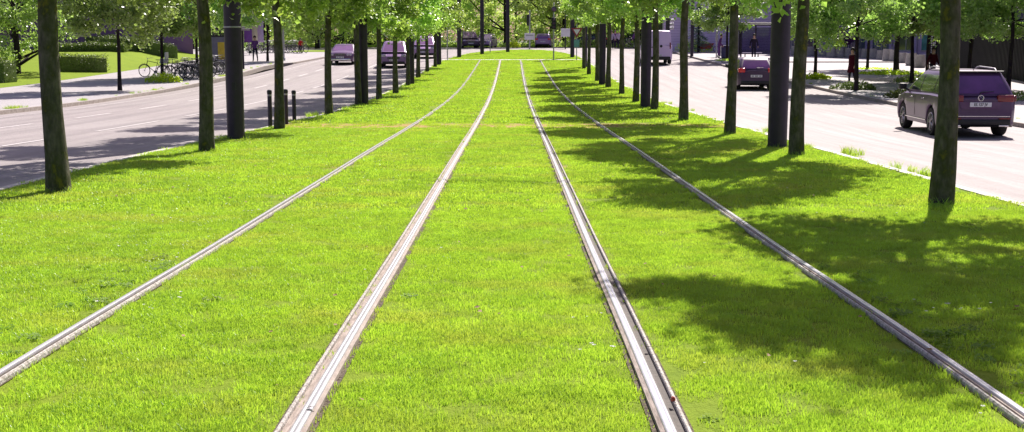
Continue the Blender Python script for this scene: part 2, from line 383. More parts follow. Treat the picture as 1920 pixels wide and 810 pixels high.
# ------------------------------------------------------------------ grass (stuff)
def tuft(name,n,rad,hmin,hmax,w,seed,m='blade',seg=2):
    r=random.Random(seed); mb=MB()
    for i in range(n):
        a=r.random()*2*pi; d=rad*sqrt(r.random()); x,y=d*cos(a),d*sin(a); h=r.uniform(hmin,hmax)
        t=r.random()*2*pi; dx,dy=cos(t),sin(t); lean=r.uniform(.1,.8)*h; la=r.random()*2*pi; lx,ly=cos(la)*lean,sin(la)*lean; ww=w*r.uniform(.6,1.2)/2
        vs=[(x-dx*ww,y-dy*ww,-.01),(x+dx*ww,y+dy*ww,-.01),(x+dx*ww*.8+lx*.35,y+dy*ww*.8+ly*.35,h*.6),(x-dx*ww*.8+lx*.35,y-dy*ww*.8+ly*.35,h*.6),(x+lx,y+ly,h)]
        mb.add(vs,[(0,1,2,3),(3,2,4)])
    return bpy.data.objects.new(name,mb.mesh(name,m,fix=False))
def scatter(name,pts,sources,scale=(.8,1.2),label=None,kind='stuff',cat=None):
    me=bpy.data.meshes.new(name); me.from_pydata(pts,[],[]); o=link(name,me); tag(o,label,cat,kind=kind)
    col=bpy.data.collections.new(name+'_sources')
    for s in sources: col.objects.link(s)
    ng=bpy.data.node_groups.new(name,'GeometryNodeTree')
    ng.interface.new_socket('Geometry',in_out='INPUT',socket_type='NodeSocketGeometry'); ng.interface.new_socket('Geometry',in_out='OUTPUT',socket_type='NodeSocketGeometry')
    gi=ng.nodes.new('NodeGroupInput'); go=ng.nodes.new('NodeGroupOutput'); L=ng.links.new
    mp=ng.nodes.new('GeometryNodeMeshToPoints'); ip=ng.nodes.new('GeometryNodeInstanceOnPoints'); ci=ng.nodes.new('GeometryNodeCollectionInfo')
    ci.inputs['Collection'].default_value=col; ci.inputs['Separate Children'].default_value=True; ci.inputs['Reset Children'].default_value=True
    rr=ng.nodes.new('FunctionNodeRandomValue'); rr.data_type='FLOAT_VECTOR'; rr.inputs[0].default_value=(-.06,-.06,0); rr.inputs[1].default_value=(.06,.06,6.283)
    rs=ng.nodes.new('FunctionNodeRandomValue'); rs.data_type='FLOAT'; rs.inputs[2].default_value=scale[0]; rs.inputs[3].default_value=scale[1]; rs.inputs['Seed'].default_value=5
    ri=ng.nodes.new('FunctionNodeRandomValue'); ri.data_type='INT'; ri.inputs[4].default_value=0; ri.inputs[5].default_value=len(sources)-1; ri.inputs['Seed'].default_value=9
    L(gi.outputs[0],mp.inputs[0]); L(mp.outputs[0],ip.inputs['Points']); L(ci.outputs[0],ip.inputs['Instance']); ip.inputs['Pick Instance'].default_value=True
    L(ri.outputs[2],ip.inputs['Instance Index']); L(rr.outputs[0],ip.inputs['Rotation']); L(rs.outputs[1],ip.inputs['Scale']); L(ip.outputs[0],go.inputs[0])
    md=o.modifiers.new('scatter','NODES'); md.node_group=ng; return o
def clear_of_rails(x,m):
    for rx,s in RX:
        u=(x-rx)*s
        q=.66 if abs(rx)>2 else 1
        if -.03*q-m<u<.086*q+m: return False
    return True
def spread(y0,y1,dens,m,band=True):
    pts=[]; r=random.Random(int(y0*7)+3)
    for _ in range(int((y1-y0)*11.6*dens)):
        y=r.uniform(y0,y1); hw=.42*y+1.5; x=r.uniform(-6,5.4)
        if abs(x)>hw: continue
        if not (medL(y)+.16<x<medR(y)-.16): continue
        if y<92.5+m and not clear_of_rails(x,m): continue
        if band and abs(y-28.9+.3*sin(x*1.3))<1.25 and r.random()<.80: continue
        if 91.4-m<y<92.7+m: continue
        pts.append((x,y,gr(x,y)))
    return pts
T1=[tuft('near_tuft',150,.10,.010,.028,.0038,i) for i in range(4)]
T2=[tuft('mid_tuft',90,.13,.014,.034,.008,i+10) for i in range(3)]
T3=[tuft('far_tuft',45,.2,.025,.05,.024,i+20) for i in range(3)]
scatter('grass_near',spread(3.6,12,120,.055),T1,(.75,1.25))
scatter('grass_middle',spread(12,30,60,.08),T2,(.8,1.3))
scatter('grass_far',spread(30,117,17,.14),T3,(.8,1.3))
# ragged low clover along the outer side of the outer rails, and longer tufts along the kerb
W1=[]
for i in range(3):
    r=random.Random(50+i); mb=MB()
    for k in range(60):
        a=r.random()*2*pi; d=.09*sqrt(r.random()); s=r.uniform(.008,.018); x,y,z=d*cos(a),d*sin(a),r.uniform(.01,.05); t=r.random()*pi
        c,q=cos(t)*s,sin(t)*s; mb.add([(x-c,y-q,z),(x+q,y-c,z+s*.4),(x+c,y+q,z),(x-q,y+c,z-s*.3)],[(0,1,2,3)])
    W1.append(bpy.data.objects.new('clover',mb.mesh('clover','clover',fix=False)))
r=random.Random(77)
cl=[]
for _ in range(16):
    y0_=4.6+3.6*r.random(); side=r.choice((-1,1))
    for k in range(r.randint(3,8)):
        off=abs(r.gauss(0,.16))+.02; x=-2.37-.07-off if side<0 else 2.10+.08+off; y=y0_+r.gauss(0,.6)
        cl.append((x,y,gr(x,y)))
for _ in range(30):
    x0_=r.uniform(-5.6,5.1); y0_=3.6+24*r.random()**1.3
    for k in range(r.randint(1,4)):
        x=x0_+r.gauss(0,.10); y=y0_+r.gauss(0,.12)
        if clear_of_rails(x,.06): cl.append((x,y,gr(x,y)-.012))
scatter('clover',cl,W1,(.35,.75))
DS=[]
for i in range(2):
    mb=MB(); s=.008
    for k in range(5):
        a=2*pi*k/5; mb.add([(0,0,.045),(s*cos(a-.5),s*sin(a-.5),.05),(s*1.3*cos(a),s*1.3*sin(a),.05),(s*cos(a+.5),s*sin(a+.5),.05)],[(0,1,2,3)])
    DS.append(bpy.data.objects.new('flower',mb.mesh('flower','daisy',fix=False)))
dp=[]
for _ in range(60):
    cxx=r.uniform(-6,5.3); cyy=3.5+26*r.random()**1.3
    for k in range(r.randint(1,9)):
        x=cxx+r.gauss(0,.16); y=cyy+r.gauss(0,.16)
        if clear_of_rails(x,.02) and medL(y)+.2<x<medR(y)-.2 and y>3.4: dp.append((x,y,gr(x,y)))
scatter('clover_flowers',dp,DS,(.6,1.3))
LV=[]
for i in range(2):
    mb=MB(); q=.018; mb.add([(-q,0,.03),(0,q*.5,.036),(q*.8,.004,.032),(0,-q*.6,.028)],[(0,1,2,3)]); LV.append(bpy.data.objects.new('dry_leaf',mb.mesh('dry_leaf','deadleaf',fix=False)))
lp=[]
for _ in range(420):
    x=r.uniform(-5.8,5.2); y=3.7+40*r.random()**1.5
    if medL(y)+.2<x<medR(y)-.2: lp.append((x,y,gr(x,y)))
scatter('dry_leaves',lp,LV,(.5,1.4))
T4=[tuft('tall_tuft',60,.12,.07,.20,.012,i+30,'blade') for i in range(3)]
wp=[]
for px,py,n in ((1598,285,8),(1660,312,4),(1705,322,5),(1513,277,4),(1405,246,4),(1415,243,4),(1297,205,4),(1288,208,3),(1252,192,3),(1440,252,3),(300,278,2),(400,262,3),(430,258,3),(560,225,5),(580,218,5),(600,214,4),(645,205,3),(520,240,3)):
    p=at(px,py)
    for k in range((n+1)//2):
        x=p.x+r.gauss(0,.12); y=p.y+r.gauss(0,.25); wp.append((x,y,gr(x,y)-.04))
for _ in range(46):
    y=r.uniform(30,84); q=r.random()
    for k in range(r.randint(1,5)):
        yy=y+r.gauss(0,.5); x=(kL(yy)-.3-abs(r.gauss(0,.12))) if q<.6 else (14.4+abs(r.gauss(0,.2))); wp.append((x,yy,gr(x,yy)+.01))
for px,py in [(110,360),(388,285),(524,243),(617,215),(672,197),(711,188),(742,176),(765,161),(784,146),(1765,383),(1493,291),(1369,252),(1282,226),(1227,206),(1192,192),(1166,177),(1140,164),(443,262),(1457,277),(1210,202),(682,196)]:
    p=at(px,py)
    for k in range(9):
        a=r.random()*6.28; x=p.x+.17*cos(a); y=p.y+.17*sin(a); wp.append((x,y,gr(x,y)-.05))
scatter('weeds',wp,T4,(.45,.9))

# ------------------------------------------------------------------ trees
def crown_mesh(name,seed,rad,z0,z1,nc,per,leaf,m,cl=.36,low=.35,wide=.35):
    r=random.Random(seed); V=[];Fc=[]; centres=[]
    for i in range(nc):
        t=r.random()**.9; z=z0+(z1-z0)*t
        q=abs((t-wide)/((1-wide) if t>wide else wide))**2.2; pr=rad*max(.12,1-q*(.82 if t>wide else low))
        a=r.random()*2*pi; d=pr*(.35+.65*sqrt(r.random()))*(1+.22*sin(3*a+seed)+.12*sin(5*a+t*7))
        centres.append((d*cos(a),d*sin(a),z+r.uniform(-.25,.25),cl*r.uniform(.6,1.35)))
    out=[]
    for cx,cy,cz,s in centres:
        for k in range(per):
            x=cx+r.gauss(0,s*.62); y=cy+r.gauss(0,s*.62); z=cz+r.gauss(0,s*.42)
            l=leaf*r.uniform(.6,1.3)
            n=Vector((r.gauss(0,1),r.gauss(0,1),r.gauss(.9,.8))).normalized()
            a=n.orthogonal().normalized(); b=n.cross(a); t=r.random()*2*pi; u=(a*cos(t)+b*sin(t))*l; v=(b*cos(t)-a*sin(t))*l*.42
            c=Vector((x,y,z)); k0=len(V)
            V+= [tuple(c-u*.5),tuple(c+v-u*.05+n*l*.08),tuple(c+u*.5-n*l*.12),tuple(c-v-u*.05+n*l*.08)]
            Fc.append((k0,k0+1,k0+2,k0+3))
    me=bpy.data.meshes.new(name); me.from_pydata(V,[],Fc); me.materials.append(M[m]); me.update()
    return me,centres
def trunk_mesh(name,seed,r0,h,centres,m,nl=14,lean=.0,first=.25,zmin=0):
    r=random.Random(seed*3+1); mb=MB(); pts=[];rad=[]
    for i in range(15):
        t=i/14; z=-.15+(h+.15)*t
        pts.append((lean*z+.045*sin(z*1.1+seed)*min(1,z*.4),.04*cos(z*.9+seed*2)*min(1,z*.4),z)); rad.append(r0*((1.25 if i==0 else 1.08 if z<.6 else 1)*(1-.78*t**1.2)))
    pts.insert(1,(0,0,.05)); rad.insert(1,r0*1.18)
    mb.tube(pts,rad,14)
    mb.v=[(x*(1+.07*sin(z*3.1+5*atan2(y,x)+seed)+.04*sin(z*11+3*atan2(y,x))),y*(1+.07*sin(z*2.7+4*atan2(y,x)+seed)),z) if z<2.6 else (x,y,z) for x,y,z in mb.v]
    for k in sorted(r.sample(range(len(centres)),min(nl,len(centres)))):
        x,y,z,s=centres[k]; zb=max(h*first,z-sqrt(x*x+y*y)*r.uniform(.5,.9)); zb=min(max(zb,zmin),h*.9)
        rb=r0*(1-.78*(zb/h)**1.2)*.5
        p0=Vector((lean*zb,0,zb)); p1=Vector((x,y,z)); m1=p0.lerp(p1,.5)+Vector((r.gauss(0,.1),r.gauss(0,.1),-.05*(p1-p0).length))
        mb.tube([p0,p0.lerp(m1,.6),m1,m1.lerp(p1,.6),p1],[rb,rb*.8,rb*.6,rb*.4,rb*.15],6)
    return mb.mesh(name,m,True,60)
lime=[]
for i in range(4):
    cm,ct=crown_mesh('crown',i+1,1.72,2.70,7.9,105,185,.122,'leaf',cl=.34)
    lime.append((cm,[trunk_mesh('trunk',i*5+j,.108,8.0,ct,'bark',14,zmin=3.2) for j in range(2)]))
street=[]
for i in range(3):
    cm,ct=crown_mesh('crown',i+21,2.5,2.40,8.0,140,150,.165,'leaf2',cl=.42)
    street.append((cm,[trunk_mesh('trunk',i+40,.10,7.4,ct,'bark2',18,zmin=3.0)]))
wood=[]
for i in range(4):
    cm,ct=crown_mesh('crown',i+61,4.6,.9,12.5,120,100,.24,'wood_leaf',cl=.62,low=.25,wide=.3)
    wood.append((cm,[trunk_mesh('trunk',i+80,.28 if i%2 else .2,11.5,ct,'bark2',26,first=.12)]))
low=[]
for i in range(2):
    cm,ct=crown_mesh('crown',i+91,2.6,.8,5.6,110,110,.14,'leaf2',cl=.42,low=.3,wide=.35)
    low.append((cm,[trunk_mesh('trunk',i+95,.16,5.0,ct,'bark2',20,first=.08)]))
def tree(kind,i,loc,rz,sc,name,label,cat,group,rscale=None):
    cm,tm=kind[i%len(kind)]
    o=empty(name,loc,rz,label,cat,group); o.scale=(sc,sc,sc)
    t=link('trunk',tm[i%len(tm)],o); c=link('crown',cm,o)
    if rscale: t.scale=(rscale,rscale,1)
    if name=='lime_tree' and loc[0]>0 and loc[1]>24: c.location.z=.45; c.scale=(.92,.92,.95); t.scale.z=1.08
    if name=='lime_tree' and loc[0]>0 and loc[1]>68: c.scale=(.72,.72,.9); c.location.z=.9
    return o
LROW=[(110,360),(388,285),(524,243),(617,215),(672,197),(711,188),(742,176),(765,161),(784,146),(801,135),(816,126)]
RROW=[(1765,383),(1493,291),(1369,252),(1282,226),(1227,206),(1192,192),(1166,177),(1140,164),(1120,152),(1104,140),(1095,129)]
for k,(row,nm) in enumerate(((LROW,'left'),(RROW,'right'))):
    for i,(px,py) in enumerate(row):
        p=at(px,py)
        tree(lime,i+k*2,p-Vector((0,0,.02)),rnd.uniform(0,6),rnd.uniform(.92,1.06),'lime_tree',
             'lime tree, %s from the viewer in the row %s of the tracks'%(('nearest' if i==0 else ORD[i]),nm),'tree','lime trees along the tram tracks',rscale=(1.12 if i<2 else 1.0))
# two trees of each row stand just outside the frame and shade the foreground
for x,y in ((4.5,5.8),(4.45,-.8)):
    tree(lime,int(y)+7,Vector((x,y,gr(x,y)-.02)),rnd.uniform(0,6),1.,'lime_tree','lime tree standing beside the tram tracks out of frame','tree','lime trees along the tram tracks')
# pavement trees, left
LT=[((225,172),0,'young tree in a bare square pit on the left pavement, nearest the road',1.),((305,150),1,'young tree rising from the yellow green bush by the bicycles',1.),
    ((371,145),2,'young tree with dark trunk beside the left bus shelter',1.),((502,116),0,'thin young tree near the walking person on the left plaza',1.)]
for i,((px,py),k,l,s) in enumerate(LT):
    tree(street,k,at(px,py)+Vector((0,0,.03)),rnd.uniform(0,6),s,'pavement_tree',l,'tree','young trees on the left pavement',.85)
# park trees behind the left pavement
tree(low,0,at(33,140,gl)+Vector((0,0,0)),1.,1.15,'park_tree','low spreading tree with forked trunk in front of the left hedge','tree','park trees on the left lawn')
pk=[(-33,66,'full leafy tree above the hedge at the far left edge'),(-31,104,'leafy tree above the middle of the purple wall'),(-38,80,'dense tree behind the low spreading one'),
    (-27,104,'tall tree rising behind the purple wall'),(-36,98,'tall tree behind the left end of the purple wall'),(-44,88,'dense tree furthest left in the park')]
for i,(x,y,l) in enumerate(pk): tree(street,i,Vector((x,y,gl(x,y))),rnd.uniform(0,6),rnd.uniform(1.1,1.35),'park_tree',l,'tree','park trees on the left lawn')
# pavement trees, right
RT=[((1363,113),1,'young tree beside the blue box on the right pavement',.95),((1528,149),0,'thin dark tree in a grassy pit by the right kerb',.95),((1605,172),1,'thin tree in a clump of green weeds before the person in red',.95),
    ((1626,131),2,'leaning thin tree at the sunny edge of the right plaza',.95),((1680,139),0,'dark thick trunked tree on a grass strip of the right plaza',1.),((1709,157),1,'thin tree just above the bonnet of the passing estate car',1.),
    ((1738,152),2,'dark tree in front of the vertical white lettering',1.),((1816,165),0,'dark tree against the black cladding, behind the big car roof',1.),((1890,176),1,'rightmost dark tree before the black cladding',1.)]
for i,((px,py),k,l,s) in enumerate(RT):
    tree(street,k+i,at(px,py)+Vector((0,0,.03)),rnd.uniform(0,6),s,'pavement_tree',l,'tree','young trees on the right pavement',1.0 if i!=4 else 1.6)
# the wood behind the crossing road
nb=0
for row,(yb,n,x0,x1) in enumerate(((136,15,-52,50),(144,14,-58,58),(156,13,-66,66),(172,12,-74,74))):
    for i in range(n):
        x=x0+(x1-x0)*(i+.5)/n+rnd.uniform(-1.6,1.6); y=yb+rnd.uniform(-2.5,3); nb+=1
        tree(wood,nb*3+row,Vector((x,y,gr(x,y))),rnd.uniform(0,6),rnd.uniform(.85,1.2),'woodland_tree',
             'tall leafy tree in the %s of the wood behind the crossing road'%('front row' if row==0 else 'depth'),'tree','woodland trees in the front row' if row==0 else 'woodland trees further back')
for x,y,l in ((-24,118,'woodland tree behind the left bicycle racks'),(-19.5,120,'woodland tree right of the purple banners'),(-31,116,'woodland tree left of the purple banners'),(-15.5,124,'broad tree above the small verge on the left'),(25,128,'tree behind the grey canopy on the right'),(14.5,133,'pale leafy tree beyond the group of cyclists')):
    tree(wood,int(abs(x)),Vector((x,y+4,gr(x,y))),rnd.uniform(0,6),.8,'woodland_tree',l,'tree','woodland trees at the plaza edges')
# conifer
root=empty('conifer_tree',at(1316,101)+Vector((0,2,0)),0,'blue green conifer in front of the lilac wall','tree')
mb=MB(); mb.tube([(0,0,-.1),(0,0,2),(0,0,4.6)],[.12,.09,.02],8); mb.build('trunk','bark2',root,True,60)
r=random.Random(5); V=[];Fc=[]
for i in range(150):
    z=.5+4.1*r.random(); L=1.45*(1-(z/4.9))**.8*r.uniform(.6,1.1); a=r.random()*2*pi
    for k in range(46):
        t=r.random(); d=L*t; sg=r.gauss(0,.10*(1.2-t)); c=Vector((d*cos(a)-sg*sin(a),d*sin(a)+sg*cos(a),z-.25*d+r.gauss(0,.035)))
        u=Vector((cos(a+r.uniform(-.9,.9)),sin(a+r.uniform(-.9,.9)),r.uniform(-.4,.2)))*.09; w=Vector((r.gauss(0,1),r.gauss(0,1),r.gauss(0,1))).normalized()*.018
        n0=len(V); V+=[tuple(c-u),tuple(c+w),tuple(c+u),tuple(c-w)]; Fc.append((n0,n0+1,n0+2,n0+3))
me=bpy.data.meshes.new('crown'); me.from_pydata(V,[],Fc); me.materials.append(M['conifer']); link('crown',me,root)

# hedges and bushes: core plus a coat of leaves
def hedge(pts,w,h,label,gf,seed=1,m='hedge',leaf=.07,dens=420,name='hedge'):
    r=random.Random(seed); mb=MB(); L=0; segs=[]
    for (x0,y0),(x1,y1) in zip(pts,pts[1:]):
        d=Vector((x1-x0,y1-y0)); n=Vector((-d.y,d.x)).normalized()*w/2; l=d.length; k=max(1,int(l/.5))
        for i in range(k):
            a=Vector((x0,y0))+d*(i/k); b=Vector((x0,y0))+d*((i+1)/k)
            za,zb=gf(*a),gf(*b); s=.84
            q=[a-n*s,a+n*s,b+n*s,b-n*s]; zz=[za,za,zb,zb]
            mb.add([(p.x,p.y,z-.05) for p,z in zip(q,zz)]+[(p.x,p.y,z+h*.9) for p,z in zip(q,zz)],[(4,5,6,7),(0,1,5,4),(2,3,7,6),(1,2,6,5),(3,0,4,7)])
            for _ in range(int(dens*(l/k)*(w+2*h))):
                t=r.random(); f=r.random()*(w+2*h); c=a.lerp(b,t); z=za+(zb-za)*t
                if f<h: p=Vector((*(c-n),z+f))
                elif f<h+w: p=Vector((*(c+n*(2*(f-h)/w-1)),z+h))
                else: p=Vector((*(c+n),z+f-h-w))
                if i in (0,k-1) and r.random()<.5:
                    e=a if i==0 else b; p=Vector((*(e+n*r.uniform(-1,1)),z+r.random()*h))
                p+=Vector((r.gauss(0,.07),r.gauss(0,.07),r.gauss(0,.06)+.06*sin(p.x*2.1)+.05*sin(p.y*3))); nn=Vector((r.gauss(0,1),r.gauss(0,1),r.gauss(0,1))).normalized(); aa=nn.orthogonal().normalized()*leaf*r.uniform(.6,1.3)/2; bb=nn.cross(aa)*.7
                mb.add([tuple(p-aa),tuple(p+bb),tuple(p+aa),tuple(p-bb)],[(0,1,2,3)])
    o=mb.build(name,m,fix=False); return tag(o,label,'hedge' if name=='hedge' else name)
def pl(*pp,gf=gl): return [tuple(at(px,py,gf)[:2]) for px,py in pp]
hedge(pl((112,134),(195,137)),1.0,.95,'clipped dark box hedge with straight end behind the nearest pavement tree',gl,1)
hedge([(-35.5,72.5),(-31,73)],1.0,.95,'clipped dark hedge behind the low spreading tree',gl,7)
hedge([(-31.5,86),(-27,86.5)],1.2,.55,'low pale leafy hedge between the box hedge and the purple wall',gl,2,leaf=.1)
hedge([(-31,91.5),(-28.5,89.5),(-26.5,88.6),(-25.2,88.9),(-24.5,89.6)],1.3,.95,'long curved hedge below the purple wall',gl,3)
hedge([(-28.5,62),(-24.9,61.3)],1.2,1.15,'rounded hedge cut off by the left picture edge',gl,4)
p=at(308,156); 
def bush(p,rx,ry,h,label,seed,m='yellowleaf',n=1500,leaf=.1,name='bush'):
    r=random.Random(seed); mb=MB()
    for i in range(12):
        a=r.random()*6.28; mb.tube([(0,0,-.03),(rx*.3*cos(a),ry*.3*sin(a),h*.4),(rx*.7*cos(a),ry*.7*sin(a),h*.75)],[.012,.009,.004],5)
    for _ in range(n):
        t=r.random()*2*pi; d=sqrt(r.random()); z=h*(1-.55*d*d)*r.random()**.6*r.uniform(.8,1.1)
        c=Vector((rx*d*cos(t)*(1+.2*sin(3*t+seed)),ry*d*sin(t),z)); nn=Vector((r.gauss(0,1),r.gauss(0,1),r.gauss(.8,1))).normalized(); aa=nn.orthogonal().normalized(); bb=nn.cross(aa); q=r.random()*6.28
        l=leaf*r.uniform(.6,1.3)/2; u=(aa*cos(q)+bb*sin(q))*l; v=nn.cross(u)*.55
        mb.add([tuple(c-u),tuple(c+v),tuple(c+u),tuple(c-v)],[(0,1,2,3)])
    o=mb.build(name,m,fix=False); o.location=p; return tag(o,label,'bush')
bush(p,.85,.6,.55,'bright yellow green bush at the foot of a tree beside the bicycles',3)
bush(at(1528,150),.8,.6,.38,'grassy yellow green clump around the thin dark tree by the kerb',4,leaf=.14,n=900)
bush(at(1605,170),1.0,.6,.42,'dark green weed clump below the person in the red coat',5,'hedge',n=1100,leaf=.12)
bush(at(1685,186),.5,.4,.40,'small green weed tuft just left of the big car',6,'hedge',n=500,leaf=.12)
bush(at(1672,141),2.0,.9,.30,'long grassy patch around the thick trunked tree',7,'yellowleaf',n=1600,leaf=.12)
bush(at(1632,131),1.5,.5,.18,'low grass around the leaning tree on the sunny plaza',8,'yellowleaf',n=700,leaf=.1)
bush(at(1722,156),1.3,.8,.45,'green shrub behind the bonnet of the passing car',9,'leaf2',n=1200,leaf=.12)
bush(at(1362,115),.7,.4,.2,'thin grass at the foot of the tree by the blue box',10,'yellowleaf',n=500,leaf=.09)
bush(at(1900,190),1.3,.8,.4,'green shrub right of the big car below the black cladding',12,'leaf2',n=900,leaf=.12)
bush(at(1310,99)+Vector((0,1,0)),1.6,.6,1.3,'light green shrub behind the red cargo bicycle',11,'yellowleaf',n=1600,leaf=.14)
bush(at(1272,92)+Vector((0,1,0)),1.6,.8,1.5,'leafy shrub right of the white van under the canopy',13,'leaf2',n=1800,leaf=.16)
bush(at(963,90)+Vector((0,1.4,0)),.6,.5,.75,'small pale bush beside the white post at the wood edge',14,'yellowleaf',n=700,leaf=.14)
bush(at(490,100)+Vector((-4,6,0)),3,1.,2.2,'wide bush behind the left bicycle racks',15,'leaf2',n=3500,leaf=.18)
# undergrowth of the wood: nobody could count it
r=random.Random(9); V=[];Fc=[]
for _ in range(52000):
    x=r.uniform(-75,75); y=131.8+abs(r.gauss(0,5)); z=gr(x,y)+max(0,r.gauss(.2,1.5)*(.6+.4*sin(x*.5)+.3*sin(x*1.7)))*min(1,.25+(y-131.8)/3)
    nn=Vector((r.gauss(0,1),r.gauss(0,1),r.gauss(.6,1))).normalized(); aa=nn.orthogonal().normalized()*r.uniform(.08,.2); bb=nn.cross(aa)*.6; c=Vector((x,y,z)); k=len(V)
    V+=[tuple(c-aa),tuple(c+bb),tuple(c+aa),tuple(c-bb)]; Fc.append((k,k+1,k+2,k+3))
me=bpy.data.meshes.new('undergrowth'); me.from_pydata(V,[],Fc); me.materials.append(M['wood_leaf']); tag(link('undergrowth',me),kind='stuff')
# ------------------------------------------------------------------ poles, posts and signs
def text_mesh(txt,size,m,ext=.004,bold=0):
    cu=bpy.data.curves.new('txt','FONT'); cu.body=txt; cu.size=size; cu.extrude=ext; cu.align_x='CENTER'; cu.align_y='CENTER'; cu.offset=bold
    o=bpy.data.objects.new('txt',cu); COL.objects.link(o); dg=bpy.context.evaluated_depsgraph_get()
    me=bpy.data.meshes.new_from_object(o.evaluated_get(dg)); bpy.data.objects.remove(o); me.materials.clear(); me.materials.append(M[m]); return me
def catenary_pole(px,py,label,h=8.5,rad=.165,off=None,band=False,m='pole'):
    p=at(px,py) if off is None else off
    o=empty('tram_pole',p,0,label,'pole','dark steel poles beside the tracks')
    mb=MB(); mb.lathe([(rad,-.2),(rad,h*.5),(rad*.86,h),(rad*.5,h+.06)],20); mb.build('shaft',m,o,True)
    mb=MB(); mb.lathe([(rad*1.03,-.1),(rad*1.03,.05),(rad*1.005,.07)],20); mb.build('foot_ring','black',o,True)
    mb=MB(); s=-1 if p.x>0 else 1
    mb.tube([(0,0,h*.86),(s*3.4,0,h*.80)],.03,8); mb.tube([(0,0,h*.97),(s*2.6,0,h*.82)],.012,6); mb.build('bracket_arm','galv',o,True)
    if band:
        mb=MB(); mb.lathe([(rad+.001,2.12),(rad+.008,2.125),(rad+.008,2.145),(rad+.001,2.15)],20,cap=False); mb.build('metal_band','galv',o,True)
        mb=MB(); mb.box(-.01,.06,-rad-.012,-rad+.01,.95,1.1); mb.build('hatch','black',o)
    return o
catenary_pole(443,262,'thick dark pole left of the tracks with pale metal band, beside the nearest bollards',band=True)
catenary_pole(682,196,'dark pole left of the tracks, just behind a forked lime trunk')
catenary_pole(771,158,'dark pole left of the tracks touching the eighth lime trunk')
catenary_pole(823,122,'dark pole at the far end of the left row of limes')
catenary_pole(861,108,'far dark pole, leftmost of the three on the rounded lawn end')
catenary_pole(904,102,'far dark pole, middle of the three on the rounded lawn end')
catenary_pole(952,98,'far dark pole, rightmost of the three on the rounded lawn end')
catenary_pole(1457,277,'thick dark pole right of the tracks, closest to the viewer beside a mossy trunk')
catenary_pole(1210,202,'dark purple pole right of the tracks touching a leaning lime trunk')
catenary_pole(1129,158,'dark pole right of the tracks between slim trunks')
catenary_pole(1096,126,'dark pole behind the last lime of the right row')
catenary_pole(1073,108,'far dark pole right of the crossing strip')
catenary_pole(1297,107,'dark violet pole on the right pavement in front of the conifer',rad=.13)
# bollards by the left lawn edge
for i,(px,py,hh,l) in enumerate(((507,240,.86,'short dark bollard at the left lawn edge, nearest of three'),(537,233,.84,'short dark bollard half hidden by a lime trunk'),(552,228,.78,'short dark bollard at the left lawn edge, farthest of three'))):
    o=empty('bollard',at(px,py),0,l,'bollard','dark bollards at the left lawn edge')
    mb=MB(); mb.lathe([(.05,-.1),(.05,hh*.9)],14); mb.build('post','pole',o,True)
    mb=MB(); mb.lathe([(.056,hh*.9),(.058,hh*.92),(.058,hh*.97),(.045,hh),(.02,hh+.008)],14); mb.build('cap','black',o,True)
    mb=MB(); mb.lathe([(.0515,hh*.84),(.0515,hh*.885)],14,cap=False); mb.build('reflective_band','galv',o,True)
def post(p,h,rad,label,name='sign_post',cat='sign',m='galv',group=None):
    o=empty(name,p,0,label,cat,group); mb=MB(); mb.lathe([(rad,-.1),(rad,h),(rad*.6,h+.01)],10); mb.build('post',m,o,True); return o
def disc(o,z,r,m,ring=None,y=-.05,x=0):
    mb=MB(); mb.lathe([(r,y),(r,y+.02)],24,(x,0,z),'y'); s=mb.build('sign_face',m,o)
    if ring:
        mb=MB(); n=28; vs=[]; 
        for j in range(n):
            t=2*pi*j/n
            for rr_ in (r*.74,r*1.0): vs.append((x+rr_*cos(t),y-.004,z+rr_*sin(t)))
        mb.add(vs,[(2*j,2*j+1,(2*j+3)%(2*n),(2*j+2)%(2*n)) for j in range(n)]); mb.build('red_ring',ring,s)
    return s
# give way triangle with a green plate
o=post(at(1081,113),3.2,.035,'give way triangle on a grey post at the right end of the crossing strip')
mb=MB(); mb.prism([(-.42,2.35),(.42,2.35),(0,1.65)],-.06,-.045,axis='y'); f=mb.build('sign_face','redring',o)
mb=MB(); mb.prism([(-.25,2.25),(.25,2.25),(0,1.84)],-.066,-.062,axis='y'); mb.build('white_centre','white',f)
mb=MB(); mb.box(-.2,.2,-.05,-.035,.95,1.5,b=.004); mb.build('green_plate','tglass',o)
mb=MB(); mb.lathe([(.05,-.10),(.12,-.06),(.12,.04),(.05,.06)],12,(.05,0,2.75),'y'); mb.build('lamp_head','black',o,True)
# tram signal at the middle right of the crossing strip
o=post(at(1038,113),4.15,.05,'tram signal with round lamp above a black box on a grey post','traffic_signal','traffic light')
mb=MB(); mb.box(-.16,.16,-.16,.02,2.25,3.1,b=.03); b=mb.build('signal_box','black',o)
for z in (2.42,2.68,2.94):
    mb=MB(); mb.lathe([(.09,-.26),(.10,-.165)],14,(0,0,z),'y',cap=False); mb.build('visor','black',b)
    mb=MB(); mb.lathe([(.085,-.172),(.06,-.182)],14,(0,0,z),'y'); mb.build('lens','glass',b,True)
mb=MB(); mb.lathe([(.12,.0),(.2,-.03),(.2,-.12),(.17,-.13)],18,(0,0,3.7),'y'); b=mb.build('round_lamp','black',o,True)
mb=MB(); mb.lathe([(.15,-.132),(.1,-.14)],18,(0,0,3.7),'y'); mb.build('lens','glass',b,True)
